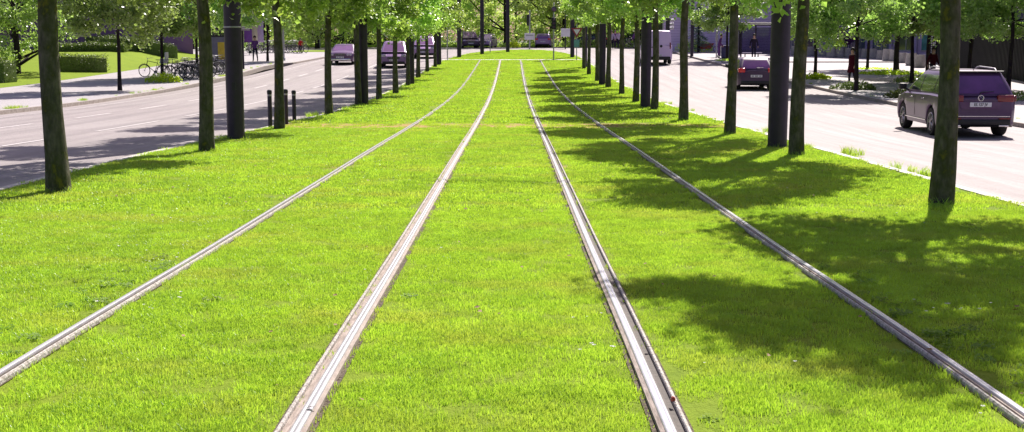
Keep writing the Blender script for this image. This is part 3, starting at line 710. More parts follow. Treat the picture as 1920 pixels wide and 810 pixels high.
# thin posts
o=post(at(839,112),3.1,.045,'thin grey post at the left end of the crossing strip','signal_post','post')
mb=MB(); mb.box(-.07,.07,-.09,.04,2.3,2.9,b=.01); mb.build('small_box','galv',o)
o=post(at(993,91),3.7,.07,'white post with a small pale board at the edge of the wood')
mb=MB(); mb.box(-.5,.5,-.10,-.075,.85,1.5,b=.008); s=mb.build('board','white',o)
mb=MB(); mb.box(-.38,.38,-.105,-.102,1.22,1.34); mb.build('panel_line','galv',s)
mb=MB(); mb.box(-.30,-.075,-.10,.10,2.2,3.3,b=.02); mb.build('dark_housing','black',o)
o=post(at(1060,91),3.9,.06,'dark post carrying a lilac rectangular sign at the wood edge',m='black')
mb=MB(); mb.box(-.45,.45,-.10,-.075,1.15,1.95,b=.01); mb.build('sign_face','white',o)
o=post(at(919,99),.95,.04,'short grey marker post on the rounded lawn end','marker_post','post')
mb=MB(); mb.lathe([(.046,.78),(.046,.88)],10,cap=False); mb.build('reflective_band','white',o,True)
o=post(at(600,88),1.7,.05,'low pale post beside the far verge on the left','marker_post','post')
mb=MB(); mb.box(-.1,.1,-.07,-.05,1.3,1.7); mb.build('plate','white',o)
o=post(at(532,115),4.6,.085,'tall grey post at the corner of the left pavement with angled plates on top')
for a in (-.5,.6):
    mb=MB(); mb.box(-.5,.5,-.03,.0,3.55,4.0,b=.008); q=mb.build('direction_plate','galv',o); q.rotation_euler.z=a
mb=MB(); mb.lathe([(.13,0),(.13,.25),(.09,.3)],12); mb.build('base_sleeve','galv',o,True)
o=post(at(781,99),2.6,.05,'blue sign on a post seen between the left trunks')
mb=MB(); mb.box(-.3,.3,-.07,-.05,1.75,2.6,b=.01); s=mb.build('sign_face','blue',o)
mb=MB(); mb.box(-.3,.3,-.07,-.05,1.3,1.62,b=.01); mb.build('lower_plate','cream',o)
# round speed sign and traffic light beside the van
pz=at(1243,104)+Vector((0,0,.1))
o=post(pz,4.1,.05,'round speed limit sign reading 70 above the roof of the white van')
s=disc(o,3.72,.36,'white','redring'); t=link('lettering',text_mesh('70',.38,'ink',bold=.006),s); t.location=(0,-.056,3.72); t.rotation_euler.x=pi/2
mb=MB(); mb.box(-.34,.34,-.06,-.045,2.92,3.24,b=.01); mb.build('lower_plate','white',o)
o=post(pz+Vector((.42,.6,0)),3.1,.05,'dark three lamp traffic light just right of the speed sign','traffic_light','traffic light','black')
mb=MB(); mb.box(-.16,.16,-.12,.1,1.9,2.95,b=.03); b=mb.build('signal_box','black',o)
for z in (2.1,2.42,2.74):
    mb=MB(); mb.lathe([(.1,.0),(.12,.32)],14,(.16,0,z),'x',cap=False); mb.build('visor','galv',b); 
    mb=MB(); mb.lathe([(.1,.165),(.06,.18)],14,(0,0,z),'x'); mb.build('lens','glass',b,True)
# pole with purple box and sign on the right pavement
o=post(at(1343,110)+Vector((0,0,.1)),2.0,.05,'thin grey post left of the blue box on the right pavement','marker_post','post')
mb=MB(); mb.box(-.08,.08,-.07,.07,1.2,1.75,b=.01); mb.build('small_box','galv',o)
o=post(at(1352,108)+Vector((.2,1.5,.1)),3.3,.045,'post with violet and white sign boxes above the leaning man')
mb=MB(); mb.box(.0,.62,-.12,.1,2.72,3.25,b=.02); mb.build('violet_box','purple',o); mb=MB(); mb.box(-.42,-.06,-.08,.04,2.75,3.1,b=.02); mb.build('dark_box','black',o)
mb=MB(); mb.box(-.25,.25,-.07,-.05,2.1,2.45,b=.01); mb.build('white_plate','white',o)
# white column by the left shelter
o=post(at(372,136)+Vector((-.3,4,.05)),3.4,.11,'pale slender column behind the parked bicycles','column','column','white')
mb=MB(); mb.box(-.2,.2,-.12,.12,0,.12,b=.02); mb.build('base_plate','concrete',o)
mb=MB(); mb.box(-.14,.14,-.14,.14,3.3,3.42,b=.02); mb.build('cap','concrete',o)
# banners
for i,(px,m,h,l) in enumerate(((465,'bannerp',4.6,'tall purple banner on a pole, leftmost of three'),(473,'cream',3.9,'narrow cream banner between two purple banners'),(482,'bannerl',4.2,'pale lilac banner, rightmost of three'))):
    if m.startswith('b'): M[m]=cloth('banner_'+('purple' if m=='bannerp' else 'lilac'),(.16,.07,.26) if m=='bannerp' else (.45,.36,.55))
    o=empty('banner',at(px,104)+Vector((0,.5*i,.05)),0,l,'banner','vertical banners on the left plaza')
    mb=MB(); mb.lathe([(.035,-.1),(.035,h+.1),(.01,h+.14)],8,(-.34,0,0)); mb.build('pole','galv',o,True)
    mb=MB(); vs=[];n=14
    for k in range(n+1):
        z=h-(h-1.0)*k/n
        for u in (0,.33,.66): vs.append((-.28+u,.05*sin(k*.8+u*5),z))
    mb.add(vs,[(k*3+j,k*3+j+1,(k+1)*3+j+1,(k+1)*3+j) for k in range(n) for j in range(2)]); c=mb.build('cloth',m,o,True,fix=False)
    sm=c.modifiers.new('s','SOLIDIFY'); sm.thickness=.01
    mb=MB(); mb.tube([(-.34,0,h),(.40,0,h)],.014,6); mb.build('arm','galv',o,True)

# ------------------------------------------------------------------ bus shelters
def shelter(loc,rz,label,L=4.2,D=1.5,H=2.45,poster='yellow'):
    o=empty('bus_shelter',loc,rz,label,'bus shelter')
    for x in (-L/2,0,L/2):
        mb=MB(); mb.box(x-.05,x+.05,D/2-.1,D/2,0,H,b=.008); mb.build('post','pole',o)
    for x in (-L/2,L/2):
        mb=MB(); mb.box(x-.05,x+.05,-D/2,-D/2+.1,0,H,b=.008); mb.build('post','pole',o)
        mb=MB(); mb.box(x-.012,x+.012,-D/2+.11,D/2-.11,.25,H-.15); mb.build('side_pane','dglass2',o)
    mb=MB(); mb.box(-L/2-.3,L/2+.3,-D/2-.35,D/2+.15,H,H+.12,b=.02); mb.box(-L/2-.1,L/2+.1,-D/2-.1,D/2,H+.12,H+.24,b=.02); mb.build('roof','pole',o)
    for x0,x1 in ((-L/2+.06,-.06),(.06,L/2-.06)):
        mb=MB(); mb.box(x0,x1,D/2-.06,D/2-.04,.35,H-.12); mb.build('back_pane','dglass2',o)
    mb=MB(); mb.box(-L/2+.3,L/2-.9,D/2-.5,D/2-.12,.42,.48,b=.01); mb.box(-L/2+.5,-L/2+.56,D/2-.4,D/2-.2,0,.42); mb.box(L/2-1.2,L/2-1.14,D/2-.4,D/2-.2,0,.42); mb.build('bench','galv',o)
    mb=MB(); mb.box(-L/2-.16,-L/2-.06,-D/2+.12,D/2-.14,.35,2.15,b=.02); f=mb.build('poster_case','pole',o)
    mb=MB(); mb.box(-L/2-.168,-L/2-.163,-D/2+.2,D/2-.22,.45,2.05); q=mb.build('poster','posterbg',f)
    mb=MB(); mb.box(-L/2-.176,-L/2-.172,-D/2+.28,-D/2+.72,.75,1.75); mb.build('yellow_block',poster,f)
    return o
def clear_glass(name,c,a):
    m,nt,out=nodes(name); g=N(nt,'ShaderNodeBsdfGlossy'); g.inputs['Roughness'].default_value=.05; g.inputs['Color'].default_value=(.8,.85,.9,1)
    t=N(nt,'ShaderNodeBsdfTransparent'); t.inputs['Color'].default_value=(*c,1); x=N(nt,'ShaderNodeMixShader'); x.inputs[0].default_value=a
    nt.links.new(t.outputs[0],x.inputs[1]); nt.links.new(g.outputs[0],x.inputs[2]); nt.links.new(x.outputs[0],out.inputs[0]); return m
M['dglass2']=clear_glass('shelter_glass',(.62,.58,.68),.12)
M['posterbg']=mat('poster_blue_grey',(.16,.14,.26),(.10,.09,.18),3,.3)
shelter(at(404,137)+Vector((.1,2.2,.05)),R(90),'dark framed bus shelter with yellow poster on the left pavement',L=3.6)
s2=shelter(at(1434,113)+Vector((0,3,.05)),R(0),'dark bus shelter with standing passenger on the right pavement',L=2.7,H=2.5,poster='posterbg')

# ------------------------------------------------------------------ buildings
def facade(name,A,B,h,depth,label,wall,gf=gr,base=-.3):
    """a building whose front wall runs from A to B; local x along the front, y inward"""
    A=Vector(A);B=Vector(B); d=B-A; o=empty(name,(A.x,A.y,gf(A.x,A.y)),atan2(d.y,d.x),label,'building'); L=d.length
    mb=MB(); mb.box(0,L,0,depth,base,h); mb.build('wall',wall,o); return o,L
o,L=facade('low_building',(-38,92),(-24.6,95.5),5.2,9,'windowless purple concrete building behind the curved hedge','purple',gl,-1)
mb=MB()
for x in [1.4*i for i in range(1,10)]: mb.box(x-.012,x+.012,-.006,.0,0,5.1)
mb.box(0,L,-.006,0,2.2,2.225); mb.build('panel_joints','purple',o)
mb=MB(); mb.box(-.2,L+.2,-.25,9.2,5.2,5.45); mb.build('roof','greyroof',o)
# lilac brick building with conifer in front, right
o,L=facade('brick_building',(14.2,117),(29.0,108),9,12,'lilac brick building behind the conifer and the leaning man','lilac')
mb=MB()
for k in range(36): mb.box(0,L,-.012,0,.25*k,.25*k+.014)
mb.build('brick_courses','purple',o)
for x in (2.2,5.4,8.6,11.8,14.4):
    if x<L-1:
        mb=MB(); mb.box(x-.5,x+.5,-.05,-.013,3.9,5.6); w_=mb.build('window','bglass',o)
        mb=MB(); mb.box(x-.6,x+.6,-.12,-.05,3.78,3.9); mb.build('sill','greyroof',w_)
mb=MB(); mb.box(-.3,L+.3,-.4,12.3,9,9.3); mb.build('roof','greyroof',o)
# glass fronted building further right
o,L=facade('glass_fronted_building',(23.0,106.5),(35,92),8,12,'purple building with glass front and pale columns behind the concrete planters','lilac')
x=.5
k=0
while x<L-1.0:
    g=('bglass','dglass','tglass','bglass')[k%4]
    mb=MB(); mb.box(x,x+1.7,-.02,-.005,.35,3.4); w_=mb.build('window',g,o)
    mb=MB(); mb.box(x-.0,x+1.7,-.06,-.021,3.4,3.52); mb.box(x,x+1.7,-.06,-.021,.25,.35); mb.box(x+.82,x+.88,-.05,-.021,.35,3.4); mb.build('frame','galv',w_)
    mb=MB(); mb.box(x+1.78,x+2.02,-.45,-.2,0,3.9,b=.02); mb.build('column','bannerl',o)
    x+=2.2; k+=1
mb=MB(); mb.box(-.2,L+.2,-.9,0,3.9,4.3); mb.build('canopy','purple',o)
for i in range(5):
    mb=MB(); mb.box(1+i*2.6,2.6+i*2.6,-.02,-.004,5.0,6.8); mb.build('window','bglass',o)
mb=MB(); mb.box(-.2,L+.2,-.2,12.2,8,8.3); mb.build('roof','greyroof',o)
# dark clad building at the right edge
o,L=facade('dark_clad_building',(29.5,86),(22.5,40),2.05,14,'long low black clad building with cream band along its top','darkwall',gr,-1.3)
mb=MB(); x=.3
while x<L: mb.box(x,x+.03,-.03,0,-1.2,2.0); x+=.3
mb.build('cladding_ribs','darkwall',o)
mb=MB(); mb.box(0,L,-.10,14,2.05,2.35); mb.build('fascia','cream',o)
mb=MB(); mb.box(0,L,2.4,14,2.35,6.2); mb.build('upper_floor','dglass',o)
mb=MB(); mb.box(-.2,L+.2,2,14.3,6.2,6.5); mb.build('roof','greyroof',o)
o=empty('vertical_sign',(28.7,84.4,gr(28.7,84.4)+.05),0,'tall narrow dark sign with white marks beside a dark trunk on the right','sign')
mb=MB(); mb.box(-.28,.28,-.05,.05,.1,2.1,b=.01); mb.build('panel','darkwall',o)
mb=MB(); rq=random.Random(3)
for i in range(9):
    z=.72+i*.15; mb.box(-.16,-.16+rq.uniform(.05,.1),-.058,-.051,z,z+.10); mb.box(-.04,.16,-.058,-.051,z+rq.choice((0,.04,.07)),z+rq.choice((.03,.08,.1))+.02)
    mb.box(.10,.16,-.060,-.0585,z,z+.10)
mb.build('lettering','white',o)
# short wing that faces the viewer, carries the upright white lettering
# canopy building behind the van
o=empty('canopy_pavilion',at(1215,92)+Vector((4.5,8,0)),R(-12),'pavilion with sloping grey roof slab on dark columns behind the white van','building')
mb=MB(); mb.prism([(-6,3.1),(7.5,4.7),(7.5,5.2),(-6,3.75)],-2.5,5,axis='y'); mb.build('roof','greyroof',o)
for x in (-4,-.5,3,6.6):
    for y in (-1.9,4.2):
        mb=MB(); mb.box(x-.14,x+.14,y-.14,y+.14,-.2,3.35+(x+6)*.118,b=.02); mb.build('column','pole',o)
mb=MB(); mb.box(-3,6,2.5,2.56,0,2.9); mb.build('glass_wall','dglass',o)
mb=MB(); mb.box(-3,6,2.4,2.49,1.3,1.4); mb.build('rail','galv',o)

# concrete planters in a row on the right plaza
PLN=[(1490,105),(1503,105),(1520,106),(1543,107),(1558,109),(1573,109),(1589,109),(1607,109),(1622,110),(1637,111),(1651,113),(1664,115),(1676,116),(1691,119),(1708,124),(1724,128)]
proto=None
for i,(px,py) in enumerate(PLN):
    p=at(px,py)+Vector((0,0,.05))
    if proto is None:
        proto=empty('concrete_planter',p); mb=MB(); mb.lathe([(.26,0),(.30,.12),(.25,.68),(.27,.72),(.23,.72),(.21,.62)],16,cap=False); mb.lathe([(.26,0),(.0,0)],16,cap=False); mb.build('pot','concrete',proto,True)
        mb=MB(); mb.lathe([(.212,.63),(.12,.66),(.0,.67)],16,cap=False); mb.build('soil','soil',proto,True); o=proto
    else: o=copy_tree(proto); o.location=p
    sc=rnd.uniform(.9,1.15); o.scale=(sc*1.15,sc*1.15,sc*rnd.uniform(.9,1.1)); o.rotation_euler.z=rnd.uniform(0,3)
    tag(o,'grey concrete planter, %s from the left in the long row on the plaza'%ORD[i],'planter','concrete planters in a row')
    if i in (1,5): bush(p+Vector((0,0,.65)),.5,.45,.9 if i==5 else .6,'leafy yellow green plant growing in the %s planter'%ORD[i],30+i,'yellowleaf',n=500,leaf=.12)
# round purple shrubs behind the planters
M['plum']=leafmat('plum_leaf',(.14,.05,.12),(.07,.03,.07),(1.2,.8,1.2))
for k,(px,py,rr2,l) in enumerate(((1583,106,.62,'round plum coloured standard tree behind the planters, left one'),(1602,107,.5,'smaller round plum coloured standard tree behind the planters'))):
    p=at(px,py)+Vector((0,2.2,.05)); o=empty('standard_tree',p,0,l,'tree')
    mb=MB(); mb.tube([(0,0,-.05),(.02,0,.7),(0,0,1.25-k*.2)],[.04,.035,.03],8); mb.build('trunk','bark2',o,True)
    r=random.Random(70+k); mb=MB()
    for _ in range(900):
        d=Vector((r.gauss(0,1),r.gauss(0,1),r.gauss(0,1))).normalized()*rr2*r.uniform(.6,1.05)+Vector((0,0,1.7-k*.3)); a=Vector((r.gauss(0,1),r.gauss(0,1),r.gauss(0,1))).normalized()*.07; b=a.orthogonal().normalized()*.05
        mb.add([tuple(d-a),tuple(d+b),tuple(d+a),tuple(d-b)],[(0,1,2,3)])
    mb.build('crown','plum',o,fix=False)
# blue box
o=empty('utility_box',at(1359,111)+Vector((0,0,.05)),R(-8),'blue violet utility box by a young tree on the right pavement','utility box')
mb=MB(); mb.box(-.28,.28,-.22,.22,.06,.92,b=.02); mb.build('cabinet','bin',o)
mb=MB(); mb.box(-.31,.31,-.25,.25,.92,.98,b=.015); mb.build('lid','bin',o)
mb=MB(); mb.box(-.26,.26,-.2,.2,0,.06); mb.build('plinth','black',o); mb=MB(); mb.box(-.24,.24,-.228,-.222,.14,.86); d=mb.build('door','bin',o)
mb=MB(); mb.box(.14,.17,-.25,-.229,.45,.58); mb.build('handle','galv',d)
# red snail like shell on the rail head
o=empty('snail',(.675,4.98,gr(.6,5)+.035),.4,'small brown snail shell sitting on the third rail in front','snail')
mb=MB(); mb.lathe([(.0,-.009),(.009,-.007),(.013,0),(.009,.007),(0,.009)],12,(0,0,.012),'x',cap=False); mb.build('shell','cargo',o,True)
mb=MB(); mb.tube([(0,-.02,.003),(0,0,.005),(0,.016,.004),(0,.022,.009)],[.002,.005,.004,.002],8); mb.build('foot','kerb',o,True)

# ------------------------------------------------------------------ bicycles
def bicycle(label,loc,rz,group,fm='black',basket=False,seat=False,lean=0.):
    o=empty('bicycle',loc,rz,label,'bicycle',group,rx=lean)
    for y in (-.52,.54):
        mb=MB(); c=[(0,y+.335*cos(t*2*pi/20),.345+.335*sin(t*2*pi/20)) for t in range(20)]; mb.tube(c,.018,5,closed=True); w_=mb.build('wheel','tyre',o,True)
        mb=MB(); c=[(0,y+.312*cos(t*2*pi/20),.345+.312*sin(t*2*pi/20)) for t in range(20)]; mb.tube(c,.010,4,closed=True); mb.lathe([(.02,-.04),(.02,.04)],8,(0,y,.345),'x')
        for t in range(14):
            a=t*2*pi/14; mb.tube([(0,y,.345),(0,y+.31*cos(a),.345+.31*sin(a))],.0022,3,cap=False)
        mb.build('rim','galv',w_,True)
        mb=MB(); c=[(0,y+.375*cos(R(a)),.345+.375*sin(R(a))) for a in range(20,190 if y<0 else 150,18)]; mb.tube(c,.013,5); mb.build('mudguard',fm,o,True)
    mb=MB(); bb=(0,-.08,.30); st=(0,-.22,.80); ht=(0,.36,.88); hb=(0,.41,.66); ra=(0,-.52,.345)
    for a,b,q in ((bb,st,.016),(st,ht,.016),(bb,hb,.019),(ht,hb,.02),(ra,bb,.010),(ra,st,.009)): mb.tube([a,b],q,7)
    mb.build('frame',fm,o,True)
    mb=MB(); mb.tube([hb,(0,.46,.5),(0,.54,.345)],[.014,.012,.009],6); mb.build('fork',fm,o,True)
    mb=MB(); mb.tube([ht,(0,.35,1.02)],.012,6); mb.tube([(-.29,.20,1.04),(-.24,.30,1.04),(-.05,.36,1.02),(.05,.36,1.02),(.24,.30,1.04),(.29,.20,1.04)],.012,6); mb.build('handlebar','galv',o,True)
    mb=MB(); mb.tube([st,(0,-.25,.93)],.012,6); mb.add([(-.09,-.40,.95),(.09,-.40,.95),(.03,-.12,.95),(-.03,-.12,.95),(-.10,-.38,.985),(.10,-.38,.985),(.025,-.13,.98),(-.025,-.13,.98)],[(0,1,2,3),(4,5,6,7),(0,1,5,4),(1,2,6,5),(2,3,7,6),(3,0,4,7)]); mb.build('saddle','black',o,True,60)
    mb=MB(); mb.lathe([(.09,.028),(.09,.034)],14,(0,-.08,.30),'x'); mb.tube([(.05,-.08,.30),(.05,.04,.20)],.009,5); mb.tube([(-.05,-.08,.30),(-.05,-.2,.40)],.009,5); mb.box(.05,.14,0,.08,.18,.205); mb.box(-.14,-.05,-.24,-.16,.39,.415); mb.build('crank','galv',o)
    mb=MB(); mb.tube([(-.06,-.25,.74),(-.06,-.68,.74),(.06,-.68,.74),(.06,-.25,.74)],.007,5); mb.tube([(.05,-.62,.74),(.04,-.53,.36)],.005,4); mb.tube([(-.05,-.62,.74),(-.04,-.53,.36)],.005,4); mb.build('luggage_rack','galv',o,True)
    if basket:
        mb=MB()
        for z in (.80,.88,.96,1.04): mb.tube([(-.17,.44,z),(.17,.44,z),(.17,.70,z),(-.17,.70,z)],.005,4,closed=True)
        for x,y in [(x,y) for x in (-.17,-.09,0,.09,.17) for y in (.44,.70)]: mb.tube([(x,y,.80),(x,y,1.04)],.004,4)
        mb.build('basket','galv',o)
    if seat:
        mb=MB(); mb.box(-.16,.16,-.72,-.40,.80,.88,b=.03); mb.box(-.16,.16,-.80,-.70,.80,1.40,b=.04); mb.box(-.17,-.13,-.72,-.45,.86,1.04,b=.01); mb.box(.13,.17,-.72,-.45,.86,1.04,b=.01); mb.build('child_seat','white',o,True,50)
    return o
B1=bicycle('black city bicycle with pale child seat, leftmost in the left pavement rack',at(303,148)+Vector((-.6,.6,.05)),R(78),'bicycles parked on the left pavement','black',seat=True,lean=.05)
BB=[bicycle('black bicycle with a front basket parked behind the child seat bicycle',at(318,152)+Vector((0,.6,.05)),R(60),'bicycles parked on the left pavement','black',basket=True,lean=.08),
    bicycle('dark bicycle in the middle of the left pavement rack',at(340,152)+Vector((0,.4,.05)),R(55),'bicycles parked on the left pavement','pole',lean=-.06)]
k=0
for px,py in ((330,150),(348,151),(357,150),(350,146),(366,148),(377,146),(388,145),(398,142),(408,141),(415,139)):
    o=copy_tree(BB[k%2]); o.location=at(px,py)+Vector((0,.7,.05)); o.rotation_euler=(rnd.uniform(-.1,.1),0,R(rnd.uniform(42,80))); tag(o,'dark bicycle, %s from the left in the packed rack by the left bus shelter'%ORD[k+2]); k+=1
k=0
for px in range(462,568,8):
    if 488<px<492: continue
    o=copy_tree(BB[k%2]); o.location=at(px+rnd.uniform(-1,1),100.5+rnd.uniform(-.7,.6))+Vector((0,0,.05)); o.rotation_euler=(rnd.uniform(-.1,.1),0,R(rnd.uniform(30,100))); k+=1
    tag(o,'bicycle, %s from the left in the far rack on the left plaza'%ORD[k-1],None,'bicycles in the far rack on the left plaza')
for px,py,l in ((1188,92,'bicycle standing at the far right crossing beside a trunk'),):
    o=copy_tree(BB[0]); o.location=at(px,py)+Vector((0,0,.02)); o.rotation_euler=(0,0,R(80)); tag(o,l); 
    if 'group' in o: del o['group']
# hoop racks
def hoop(p,l,g):
    o=empty('bicycle_stand',p,R(60),l,'bicycle stand',g); mb=MB(); mb.tube([(0,-.4,-.05),(0,-.4,.7),(0,-.32,.8),(0,.32,.8),(0,.4,.7),(0,.4,-.05)],.025,7); mb.build('hoop','galv',o,True); mb=MB(); mb.tube([(0,-.4,.3),(0,.4,.3)],.018,6); mb.build('cross_bar','galv',o,True)
    for y in (-.4,.4):
        mb=MB(); mb.lathe([(.06,0),(.06,.012)],10,(0,y,0)); mb.build('base_plate','galv',o)
for i,(px,py) in enumerate(((325,150),(352,148),(380,146),(405,141))): hoop(at(px,py)+Vector((0,.8,.05)),'steel hoop stand, %s from the left among the pavement bicycles'%ORD[i],'hoop stands among the pavement bicycles')
# red cargo bicycle
o=empty('cargo_bicycle',at(1318,99)+Vector((0,0,.05)),R(-95),'red cargo bicycle with wooden load box below the conifer','cargo bicycle')
mb=MB(); mb.prism([(-.30,.28),(.62,.28),(.95,.78),(-.42,.70)],-.3,.3,axis='x'); mb.build('load_box','cargo',o)
for y,rr3 in ((-1.15,.33),(1.12,.25)):
    mb=MB(); c=[(0,y+rr3*cos(t*2*pi/18),rr3+rr3*sin(t*2*pi/18)) for t in range(18)]; mb.tube(c,.022,5,closed=True); w_=mb.build('wheel','tyre',o,True)
    mb=MB(); [mb.tube([(0,y,rr3),(0,y+rr3*cos(t*.45),rr3+rr3*sin(t*.45))],.004,3) for t in range(14)]; mb.build('rim','galv',w_)
mb=MB(); mb.tube([(0,-1.15,.33),(0,-.75,.32),(0,-.3,.3)],.02,6); mb.tube([(0,-.75,.32),(0,-.9,.85)],.018,6); mb.tube([(0,-.9,.8),(0,-.42,.9)],.018,6); mb.tube([(0,-.3,.3),(0,-.42,.95)],.018,6); mb.tube([(0,.7,.4),(0,.95,.6),(0,1.12,.25)],.018,6); mb.build('frame','black',o,True)
mb=MB(); mb.tube([(-.28,-.55,1.05),(0,-.42,1.0),(.28,-.55,1.05)],.014,6); mb.build('handlebar','galv',o,True)
mb=MB(); mb.box(-.09,.09,-1.05,-.78,.88,.94,b=.02); mb.build('saddle','black',o)

# ------------------------------------------------------------------ cars
def car(name,label,cat,loc,rz,S,body,group=None,front=False,plate='ES 127 JV',detail=False):
    o=empty(name,loc,rz,label,cat,group)
    L,W,H=S['L'],S['W'],S['H']; belt=S['belt']; rw=S['rw']; fx=S['fa']; rx=S['ra']; zb0=S.get('zb',.20)
    bm_=body; under='black'
    deck=lerp_tab(S['deck'])                # (y, z) of the shoulder line along the car
    mb=MB(); st=[]; n=64; ys=[-L/2+L*i/n for i in range(n+1)]
    ring=[]
    for y in ys:
        e=max(0,(abs(y)-(L/2-.42))/.42); w=W/2*(1-.13*e**2.2 - (.05*e**5))
        zt=deck(y); zt-= .05*e**4; zb=zb0+.10*e**3
        a=zb
        for wy in (rx,fx):
            dd=abs(y-wy); ra_=rw+.055
            if dd<ra_: a=max(a,rw+sqrt(ra_*ra_-dd*dd))
        a=min(a,zt-.12); zm=max(a+.04,zb+(zt-zb)*.55)
        pts=[(0,zb),(w*.70,zb),(w*.71,a) if a>zb+.05 else (w*.80,zb),(w*.955,a),(w*.985,max(a+.02,zb+.12)),(w,zm),(w*.992,max(zm+.02,zt-.16)),(w*.965,max(zm+.03,zt-.05)),(w*.90,zt),(w*.5,zt+.025),(0,zt+.035)]
        ring.append([(x,y,z) for x,z in pts]+[(-x,y,z) for x,z in pts[-2:0:-1]])
    k=len(ring[0]); vs=[p for r_ in ring for p in r_]
    fs=[];mi=[]
    for i in range(n):
        for j in range(k): fs.append((i*k+j,(i+1)*k+j,(i+1)*k+(j+1)%k,i*k+(j+1)%k)); mi.append(1 if j<3 or j>=k-3 else 0)
    fs.append(tuple(range(k))); mi.append(0); fs.append(tuple(n*k+j for j in range(k))[::-1]); mi.append(0)
    mb.v=vs; mb.f=fs; mb.mi=mi; B=mb.build('body',[body,M['black']],o,True,32)
    # cabin
    b0,b1,r0,r1=S['cab']                    # y at belt rear / front, y at roof rear / front
    wb=W/2*.91; wr=W/2*S.get('tumble',.74); zb_=belt-.02; zr=H
    def cab(t,u):                            # t height 0..1
        y0=b0+(r0-b0)*t**1.15; y1=b1+(r1-b1)*t; w=wb+(wr-wb)*t**1.35
        return y0,y1,w,zb_+(zr-.07-zb_)*t
    ringsC=[]
    lev=[0,.2,.4,.6,.8,.92,1.0]
    def outline(y0,y1,w,c):
        pts=[]; 
        for cx_,cy_,a0 in ((w-c,y1-c*1.5,0),(-w+c,y1-c*1.5,90),(-w+c,y0+c*1.5,180),(w-c,y0+c*1.5,270)):
            for q in range(5):
                a=R(a0+q*22.5); sx=cos(a);sy=sin(a); pts.append((cx_+c*sx,cy_+c*1.5*sy))
        return pts
    vs=[];fs=[]
    for t in lev:
        y0,y1,w,z=cab(t,0); vs+=[(x,y,z) for x,y in outline(y0,y1,w,.13)]
    for ins,dz in ((.05,.035),(.14,.058),(.32,.070)):
        y0,y1,w,z=cab(1,0); vs+=[(x,y,zr-.07+dz) for x,y in outline(y0+ins*1.4,y1-ins*1.4,w-ins,.13)]
    nr=len(lev)+3; k=20
    for i in range(nr-1):
        for j in range(k): fs.append((i*k+j,i*k+(j+1)%k,(i+1)*k+(j+1)%k,(i+1)*k+j))
    fs.append(tuple((nr-1)*k+j for j in range(k)))
    mb=MB(); mb.add(vs,fs); cabin=mb.build('roof',[body],o,True,50)
    # glass: rear, front, sides, each proud of the cabin skin
    def pane(nm,end):
        vs=[];fs=[];T=[.10,.3,.5,.7,.88];U=[-1,-.6,-.2,.2,.6,1]
        for t in T:
            y0,y1,w,z=cab(t,0); ww=w-.145
            for u in U: vs.append((u*ww,(y0-.008) if end<0 else (y1+.008),z))
        m_=len(U); fs=[(a*m_+b,a*m_+b+1,(a+1)*m_+b+1,(a+1)*m_+b) for a in range(len(T)-1) for b in range(m_-1)]
        mb=MB(); mb.add(vs,fs); return mb.build(nm,S.get('gl','glass'),o,True,60,fix=False)
    if not S.get('panelrear'): rg=pane('rear_window',-1)
    wg=pane('windscreen',1)
    for sx in (-1,1):
        lo=b0+.22; hi=b1-.12; cuts=S.get('cuts',[.0,.36,.68,1.]) 
        if S.get('panelrear'): cuts=[.80,1.]
        for a,b in zip(cuts,cuts[1:]):
            vs=[];T=[.10,.3,.5,.7,.86]
            for t in T:
                y0,y1,w,z=cab(t,0); ya=y0+.22; yb=y1-.22; 
                fa_=lo+(hi-lo)*a; fb_=lo+(hi-lo)*b
                q0=max(ya,fa_+.025); q1=min(yb,fb_-.025)
                if q1<q0+.02: q1=q0=(q0+q1)/2
                for u in (0,.5,1): vs.append((sx*(w+.007),q0+(q1-q0)*u,z))
            mb=MB(); mb.add(vs,[(i*3+j,i*3+j+1,(i+1)*3+j+1,(i+1)*3+j) for i in range(4) for j in range(2)]); mb.build('side_window',S.get('sgl','dglass'),o,True,60,fix=False)
    # wheels
    for sx in (-1,1):
        for wy in (rx,fx):
            x=sx*(W/2-.13); mb=MB()
            mb.lathe([(rw*.62,-.10),(rw*.93,-.11),(rw,-.07),(rw,.07),(rw*.93,.11),(rw*.62,.10)],28,(x,wy,rw),'x'); w_=mb.build('wheel','tyre',o,True,50)
            mb=MB(); xo=x+sx*.085
            for q in range(5):
                a=q*2*pi/5
                for da in (-.16,.16): mb.tube([(xo+sx*.02,wy,rw),(xo+sx*.012,wy+rw*.60*cos(a+da),rw+rw*.60*sin(a+da))],.018,5)
            mb.tube([(xo+sx*.016,wy+rw*.63*cos(t*2*pi/24),rw+rw*.63*sin(t*2*pi/24)) for t in range(24)],.014,5,closed=True); mb.lathe([(.05,0),(.06,.03),(.03,.035)] if sx>0 else [(.05,0),(.06,-.03),(.03,-.035)],10,(xo,wy,rw),'x'); mb.build('rim','rim',w_,True,50)
    # mirrors
    for sx in (-1,1):
        y=b1-.28; x=sx*(W/2-.02); mb=MB(); mb.box(min(x,x+sx*.2),max(x,x+sx*.2),y-.08,y+.08,belt+.02,belt+.18,b=.035); mb.tube([(sx*W/2*.9,y,belt-.01),(x+sx*.05,y,belt+.06)],.025,6); mb.build('mirror','black',o,True,50)
